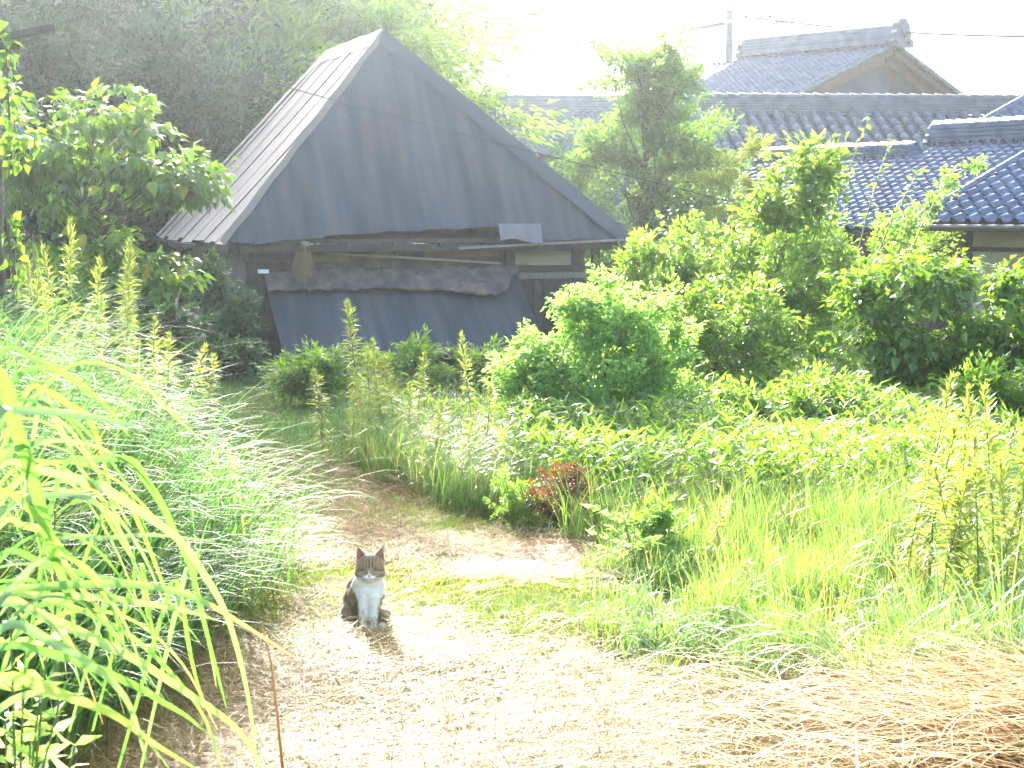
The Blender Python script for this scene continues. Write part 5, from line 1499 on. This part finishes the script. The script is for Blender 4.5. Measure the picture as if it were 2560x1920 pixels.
fg = [empty('silver_grass', (-1.35, 3.1, gzf(-1.35, 3.1))), empty('silver_grass', (-1.15, 3.5, gzf(-1.15, 3.5)))]
tag(fg[0], 'nearest clump of wide silver grass arching in from the left edge', 'grass clump')
tag(fg[1], 'second clump of silver grass reaching furthest over the path', 'grass clump')
for k, (Y, w_, mt, pts) in enumerate(BL):
    g_ = fg[0] if Y <= 3.15 else fg[1]
    p3 = [at(a_ * .2315, 384 + b_ * .2315, Y + .25 * (i / len(pts) - .5)) for i, (a_, b_) in enumerate(pts)]
    p3 = [p for i, p in enumerate(p3)]
    cv = catmull(p3, 5); m_ = len(cv); V = []; Fq = []
    tl = random.uniform(-.5, .5)
    for i, p in enumerate(cv):
        d = (cv[min(i + 1, m_ - 1)] - cv[max(i - 1, 0)]).normalized()
        vw = Vector((0, -1, .25 + tl)).normalized(); sd = d.cross(vw).normalized()
        up2 = sd.cross(d)
        t = i / (m_ - 1); w2 = w_ * .78 * min(1, .35 + t * 2.2) * (1 - t) ** .5 if mt != 3 else w_
        w2 = max(w2, .0004)
        V += [p - sd * w2 + up2 * w2 * .35, p, p + sd * w2 + up2 * w2 * .35]
    for i in range(m_ - 1):
        q_ = 3 * i; Fq += [(q_, q_ + 1, q_ + 4, q_ + 3), (q_ + 1, q_ + 2, q_ + 5, q_ + 4)]
    V = np.array(V) - np.array(g_.location)
    rn = np.full(len(Fq), random.random())
    me = np_mesh('leaf', V, np.array(Fq), rn, smooth=True)
    o = link('leaf', me, g_, MATS['fore_pale' if k % 5 in (1, 3) or k in (5, 14) else 'fore_grass'])
    if mt == 2:
        me.materials.append(MATS['fore_dry'])
        me.polygons.foreach_set('material_index', np.array([1 if i > len(Fq) * .72 else 0 for i in range(len(Fq))], dtype=np.int32))
o = MB().tube([at(512 * 0 + 283.6, 768 + 10, 3.4), at(276.6, 708, 3.42), at(271, 662, 3.44), at(261.6, 622, 3.45)], [.003, .0026, .002, .001], 6).build('dead_stem', MATS['heap_straw'], smooth=True)
tag(o, 'thin bare brown stem rising at the bottom left of the path', 'stem')
# more ordinary blades of the clumps, rooted on the bank
for g_, n in ((fg[0], 60), (fg[1], 70)):
    P_ = np.stack([rng.uniform(-.25, .2, n), rng.uniform(-.25, .3, n), np.zeros(n)], -1)
    o = ribbon_obj('lower_blades', 'fore_grass', P_, rng.normal(0, .8, n), rng.uniform(.4, .95, n), rng.uniform(.006, .012, n), rng.uniform(.1, .6, n), rng.uniform(1.0, 2.3, n), 8, g_)
    o['kind'] = 'stuff'
# leafy plant in the bottom left corner
lp = empty('leafy_herb', at(20, 800, 3.2)); tag(lp, 'leafy herb with pointed leaves in the bottom left corner', 'herb')
stem_m = MB(); HP, HD_ = [], []
for (px, py) in ((10, 600), (40, 690), (60, 700), (25, 650), (75, 745), (5, 720), (48, 640), (30, 740)):
    a_ = Vector((random.uniform(-.03, .03), 0, -.2)); b_ = at(px, py, 3.2) - lp.location
    stem_m.tube([a_, a_.lerp(b_, .5), b_], [.004, .003, .002], 5)
    for k in range(9):
        t = .4 + .6 * k / 8; p = a_.lerp(b_, t)
        for sg in (-1, 1):
            th = k * 1.57 + (0 if sg > 0 else 3.14); HP.append(p); HD_.append((math.cos(th), math.sin(th), .5))
HP, HD_ = np.array(HP), np.array(HD_); n = len(HP)
stem_m.build('stem', MATS['stem'], lp)
V, Fs, fi = leaf_cloud(HP, HD_, rng.uniform(.04, .07, n), rng.uniform(.014, .022, n), .25, nrm=rng.normal(0, .7, (n, 3)) + np.array([0, -.6, .5]))
link('foliage', np_mesh('foliage', V, Fs, rng.random(n)[fi]), lp, MATS['pale_leaf'])['kind'] = 'stuff'
lp2 = empty('leafy_herb', at(55, 640, 3.6)); tag(lp2, 'pair of broad yellow-green leaves tucked behind the wide upright blade', 'herb')
for k, (px, py, ang, L_) in enumerate(((48, 500, .1, .11), (70, 505, .6, .10), (30, 512, 2.6, .09), (78, 497, -.1, .07))):
    me = big_leaf('leaf', L_, L_ * .3, .3); me.materials.append(MATS['lime_leaf'])
    o = link('leaf', me, lp2, None); o.location = at(px, py, 3.6) - lp2.location; o.rotation_euler = (.5, .3, ang - 1.57)
MB().tube([(0, 0, -.4), (0, 0, .0), at(55, 510, 3.6) - lp2.location], [.004, .003, .002], 5).build('stem', MATS['stem'], lp2)

# ------------------------------------------------------------------ the cat
def cat():
    pos = at(366, 633, 8.0); pos.z = gzf(pos.x, 8.0) - .004
    bm = bmesh.new()
    def ell(c, r, rot=None):
        M = Matrix.Translation(c) @ (rot or Matrix()) @ Matrix.Diagonal((*r, 1))
        bmesh.ops.create_icosphere(bm, subdivisions=3, radius=1, matrix=M)
    def cap(a_, b_, ra, rb_, n=7):
        a_, b_ = Vector(a_), Vector(b_)
        for k in range(n + 1):
            t = k / n; ell(a_.lerp(b_, t), (ra + (rb_ - ra) * t,) * 3)
    ell((.026, -.045, .302), (.066, .058, .053))
    ell((.026, -.052, .287), (.068, .052, .040))
    ell((-.010, -.060, .268), (.036, .036, .028)); ell((.062, -.060, .268), (.036, .036, .028))
    ell((.027, -.088, .280), (.017, .026, .032))              # bridge of the nose
    ell((.016, -.100, .256), (.018, .019, .014)); ell((.038, -.100, .256), (.018, .019, .014))
    ell((.027, -.094, .244), (.015, .017, .011))              # chin
    ell((.020, -.01, .235), (.062, .055, .055))
    ell((.013, -.005, .20), (.078, .062, .062))
    ell((.013, -.005, .165), (.077, .070, .075))
    ell((-.005, .035, .13), (.080, .085, .095))
    ell((-.035, .075, .15), (.066, .075, .085))
    ell((-.035, .10, .075), (.085, .10, .072)); ell((-.046, .055, .105), (.066, .08, .098))
    ell((-.052, .005, .125), (.036, .050, .075))              # shoulder
    ell((-.083, .02, .058), (.036, .078, .058)); ell((.082, .035, .040), (.034, .075, .042))
    cap((-.004, -.048, .15), (-.008, -.072, .03), .031, .0195); cap((.042, -.048, .15), (.038, -.072, .03), .031, .0195)
    for x in (-.008, .038):
        ell((x, -.088, .014), (.021, .029, .0145))
    for x in (-.074, .078):
        ell((x, -.055, .013), (.020, .036, .014))
    cap((-.06, .19, .02), (.06, .16, .02), .017, .016); cap((.06, .16, .02), (.125, .06, .018), .016, .013)
    # ears: thick curved triangles
    def ear(base_l, base_r, tip_, back):
        bl, br_, tp = map(Vector, (base_l, base_r, tip_)); bk = Vector(back)
        n = 9
        for i in range(n):
            t = i / (n - 1)
            a_, b_ = bl.lerp(tp, t), br_.lerp(tp, t)
            m_ = max(2, int((1 - t) * 8) + 1)
            for j in range(m_):
                s_ = j / (m_ - 1) if m_ > 1 else .5
                p = a_.lerp(b_, s_) + bk * (math.sin(math.pi * s_)) * (1 - t)
                ell(p, (.0065 - .002 * t,) * 3)
    ear((-.036, -.028, .318), (.004, -.045, .345), (-.030, -.035, .384), (0, .016, 0))
    ear((.050, -.045, .345), (.088, -.028, .318), (.082, -.035, .383), (0, .016, 0))
    me = bpy.data.meshes.new('cat'); bm.to_mesh(me); bm.free()
    tmp = bpy.data.objects.new('cat_tmp', me); C.objects.link(tmp)
    md = tmp.modifiers.new('r', 'REMESH'); md.mode = 'VOXEL'; md.voxel_size = .0032; md.use_smooth_shade = True
    ms = tmp.modifiers.new('s', 'SMOOTH'); ms.factor = .5; ms.iterations = 5
    dg = bpy.context.evaluated_depsgraph_get()
    me2 = bpy.data.meshes.new_from_object(tmp.evaluated_get(dg))
    bpy.data.objects.remove(tmp); bpy.data.meshes.remove(me)
    me2.name = 'body'
    n = len(me2.vertices); co = np.empty(n * 3, dtype=np.float32); me2.vertices.foreach_get('co', co); co = co.reshape(-1, 3).astype(float)
    nr = np.empty(n * 3, dtype=np.float32); me2.vertices.foreach_get('normal', nr); nr = nr.reshape(-1, 3).astype(float)
    x, y, z = co[:, 0], co[:, 1], co[:, 2]
    N1 = vnoise(x * 1000, z * 1000 + y * 500, 9) - .5; N2 = vnoise(x * 1000 + 50, z * 1000, 3) - .5
    brown = np.array([.26, .165, .085]); dark = np.array([.055, .045, .036]); white = np.array([.78, .70, .58]); ginger = np.array([.33, .21, .11]); cream = np.array([.42, .35, .27]); pink = np.array([.62, .26, .22])
    col = np.tile(brown, (n, 1)) * (1 + .25 * N1)[:, None]
    # body stripes
    st = .7 * sstep((np.sin((z * 95 + y * 30 + N1 * 3.0)) - .45) / .4) * (z < .24)
    col = col * (1 - .55 * st[:, None]) + dark * (.55 * st[:, None])
    head = (z > .242) & (y < .02)
    hcol = brown * .45 + ginger * .55
    col = np.where(head[:, None], hcol * (1 + .25 * N2)[:, None], col)
    def blend(mask, c): 
        nonlocal col
        m_ = np.clip(mask, 0, 1)[:, None]; col = col * (1 - m_) + c * m_
    hx = x - .026
    top = head & (z > .300) & (z < .36)
    blend(top * sstep((np.cos(hx * 420) - .25) / .4) * (np.abs(hx) < .030) * .85, dark)
    blend(head * np.exp(-((z - (.292 - np.abs(hx) * .12)) / .0035) ** 2) * (np.abs(hx) > .036) * .8, dark)
    blend(head * np.exp(-((z - (.270 - np.abs(hx) * .1)) / .003) ** 2) * (np.abs(hx) > .045) * .5, dark)
    blend(head * (y < -.06) * np.exp(-((np.abs(hx) - .027) / .013) ** 2 - ((z - .281) / .006) ** 2) * .6, cream)
    # white blaze, muzzle and bib
    bl = sstep((.0045 + np.clip((.280 - z) * .85, 0, .04) - np.abs(hx)) / .006) * (z < .292) * (z > .25) * (y < -.06)
    blend(bl, white)
    blend(sstep(((.030 + .3 * np.clip(.262 - z, 0, .1)) - np.abs(hx)) / .006) * (z < .264) * (y < -.045) * head, white)
    bibw = np.interp(z, [0, .05, .10, .14, .18, .22, .25], [.048, .046, .048, .056, .080, .095, .07])
    bibc = np.interp(z, [0, .10, .16, .22], [.017, .019, .022, .02])
    front = sstep((.03 - y) / .02)
    blend(sstep((bibw - np.abs(x - bibc) + N1 * .008) / .008) * front * (z < .252), white)
    blend((z < .252) * (z > .19) * (y < .03) * 1.0 * sstep((.1 - np.abs(x - .015)) / .01), white)
    blend((z < .03) * (y < -.03) * 1.0, white)
    # ears
    ears = (z > .345)
    blend(ears * 1.0, hcol * .9)
    cl = np.ones((n, 4), dtype=np.float32); cl[:, :3] = np.clip(col, 0, 1)
    at_ = me2.color_attributes.new('coat', 'FLOAT_COLOR', 'POINT'); at_.data.foreach_set('color', cl.ravel())
    m, nt, p, out = new_mat('cat_fur')
    va = nt.nodes.new('ShaderNodeAttribute'); va.attribute_name = 'coat'
    nt.links.new(va.outputs['Color'], p.inputs['Base Color'])
    p.inputs['Roughness'].default_value = .85; p.inputs['Specular IOR Level'].default_value = .15
    p.inputs['Sheen Weight'].default_value = .25; p.inputs['Subsurface Weight'].default_value = .0
    body = empty('cat', pos)
    tag(body, 'brown tabby and white cat sitting upright on the mown path facing the camera', 'cat')
    b = link('body', me2, body, m, smooth=True)
    # fur: short hairs along the coat
    ok = np.where(~((y < -.085) & (z > .24)))[0]
    pk = rng.choice(ok, 26000)
    Pn = co[pk]; Nn = nr[pk]
    down = np.array([0, .25, -1.0]) + rng.normal(0, .35, (len(pk), 3))
    hd = (z[pk] > .25)
    D = unit(Nn * .55 + down * np.where(hd, .35, .8)[:, None])
    Lh = np.where(hd, .007, .011) * rng.uniform(.6, 1.3, len(pk)) * np.where(z[pk] > .345, .6, 1)
    sd = unit(np.cross(D, Nn + 1e-4)) * .0007
    V = np.stack([Pn - sd, Pn + sd, Pn + D * Lh[:, None]], 1).reshape(-1, 3)
    Ft = np.arange(len(pk) * 3).reshape(-1, 3)
    fur = np_mesh('fur', V, Ft)
    fc = np.repeat(cl[pk] * np.concatenate([rng.uniform(.8, 1.2, (len(pk), 1))] * 3 + [np.ones((len(pk), 1))], 1), 3, 0).astype(np.float32)
    fa_ = fur.color_attributes.new('coat', 'FLOAT_COLOR', 'POINT'); fa_.data.foreach_set('color', fc.ravel())
    link('fur', fur, body, m)['kind'] = 'stuff'
    # inner ears
    mi, nt, p, out = new_mat('inner_ear'); p.inputs['Base Color'].default_value = (.75, .36, .3, 1); p.inputs['Roughness'].default_value = .7
    t_ = nt.nodes.new('ShaderNodeBsdfTranslucent'); t_.inputs[0].default_value = (.9, .3, .22, 1)
    mx_ = nt.nodes.new('ShaderNodeMixShader'); mx_.inputs[0].default_value = .5
    nt.links.new(p.outputs[0], mx_.inputs[1]); nt.links.new(t_.outputs[0], mx_.inputs[2]); nt.links.new(mx_.outputs[0], out.inputs[0])
    for s_ in (-1, 1):
        cx_ = .026
        q = [(cx_ + s_ * .055, -.040, .328), (cx_ + s_ * .028, -.048, .343), (cx_ + s_ * .055, -.0450, .376), (cx_ + s_ * .044, -.036, .345)]
        MB().add(q, [(0, 1, 3), (1, 2, 3), (2, 0, 3)]).build('inner_ear', mi, body)
    # eyes
    me_, nt, p, out = new_mat('cat_eye'); p.inputs['Base Color'].default_value = (.28, .27, .10, 1); p.inputs['Roughness'].default_value = .08
    mp_, nt, p, out = new_mat('pupil'); p.inputs['Base Color'].default_value = (.01, .01, .01, 1); p.inputs['Roughness'].default_value = .1
    ml_, nt, p, out = new_mat('eyelid'); p.inputs['Base Color'].default_value = (.04, .03, .025, 1); p.inputs['Roughness'].default_value = .6
    mn_, nt, p, out = new_mat('nose'); p.inputs['Base Color'].default_value = (.55, .26, .24, 1); p.inputs['Roughness'].default_value = .4
    def ball(name, c, r, mat, parent, rot=(0, 0, 0)):
        b_ = bmesh.new(); bmesh.ops.create_uvsphere(b_, u_segments=16, v_segments=10, radius=1, matrix=Matrix.Diagonal((*r, 1)))
        mm = bpy.data.meshes.new(name); b_.to_mesh(mm); b_.free()
        return link(name, mm, parent, mat, loc=c, rot=rot, smooth=True)
    # find the face surface under each feature
    def surf(px_, pz_):
        d2 = (x - px_) ** 2 + (z - pz_) ** 2 + (y > 0) * 1.0
        return y[np.argsort(d2)[:6]].min()
    for s_ in (-1, 1):
        ex = .026 + s_ * .027; ez = .2925; ys_ = surf(ex, ez)
        e_ = ball('eye', (ex, ys_ + .004, ez), (.0098, .0075, .0058), me_, body, (0, s_ * .18, s_ * .35))
        ball('pupil', (0, -.0068, -.0002), (.0016, .0012, .0045), mp_, e_)
        lid = MB().tube([(-.0115, -.001, .0005), (-.006, -.0066, .0056), (.0, -.0082, .0068), (.006, -.0066, .0056), (.0115, -.001, .0005)], [.0008, .0014, .0017, .0014, .0008], 6).build('eyelid', ml_, e_, smooth=True)
        MB().tube([(-.0115, -.001, .0), (-.006, -.0066, -.0052), (.0, -.008, -.006), (.006, -.0066, -.0052), (.0115, -.001, .0)], .0009, 6).build('eyelid', ml_, e_, smooth=True)
    ys_ = surf(.027, .2655)
    ball('nose', (.027, ys_ - .001, .2650), (.0072, .004, .005), mn_, body)
    ym = surf(.027, .253) - .0015
    MB().tube([(.027, ys_ - .003, .262), (.027, ym - .001, .255)], .0007, 5).build('mouth', mn_, body)
    MB().tube([(.014, ym + .002, .2495), (.020, ym, .2495), (.027, ym - .001, .2545), (.034, ym, .2495), (.040, ym + .002, .2495)], .0008, 5).build('mouth', mn_, body)
    mw = MB()
    for s_ in (-1, 1):
        for k in range(5):
            a_ = Vector((.027 + s_ * .022, -.106, .254 + k * .0028)); mw.tube([a_, a_ + Vector((s_ * .035, -.008, .004 * (k - 1))), a_ + Vector((s_ * .062, .002, .007 * (k - 2)))], [.00035, .0003, .0001], 3)
    mw.build('whiskers', MATS['white_scrap'], body)['kind'] = 'stuff'
    return pos
cpos = cat()
# stray straws across the cat's feet
n = 70
P = np.stack([cpos.x + rng.uniform(-.26, .2, n), 8.0 + rng.uniform(-.42, -.12, n), np.zeros(n)], -1); P[:, 2] = gz(P[:, 0], P[:, 1]) + rng.uniform(0, .03, n)
ribbon_obj('fallen_straw', 'straw', P, rng.uniform(0, PI2, n), rng.uniform(.12, .3, n), rng.uniform(.003, .006, n), rng.uniform(.7, 1.4, n), rng.uniform(1.4, 2.0, n), 3)
tag(bpy.data.objects['fallen_straw'], 'loose straws lying at the feet of the cat', 'straw', kind='stuff')
# thin line of short grass blades behind the cat
o = MB(); rr = random.Random(4)
n = 800
P = np.stack([rng.uniform(-.55, .0, n), rng.normal(9.0, .05, n), np.zeros(n)], -1); P[:, 2] = gz(P[:, 0], P[:, 1])
ribbon_obj('grass_ridge', 'lawn', P, rng.uniform(0, PI2, n), rng.uniform(.03, .07, n), rng.uniform(.003, .006, n), rng.uniform(.3, 1.3, n), rng.uniform(.6, 1.8, n), 2)
tag(bpy.data.objects['grass_ridge'], 'thin ridge of matted grass just behind the cat', 'grass', kind='stuff')
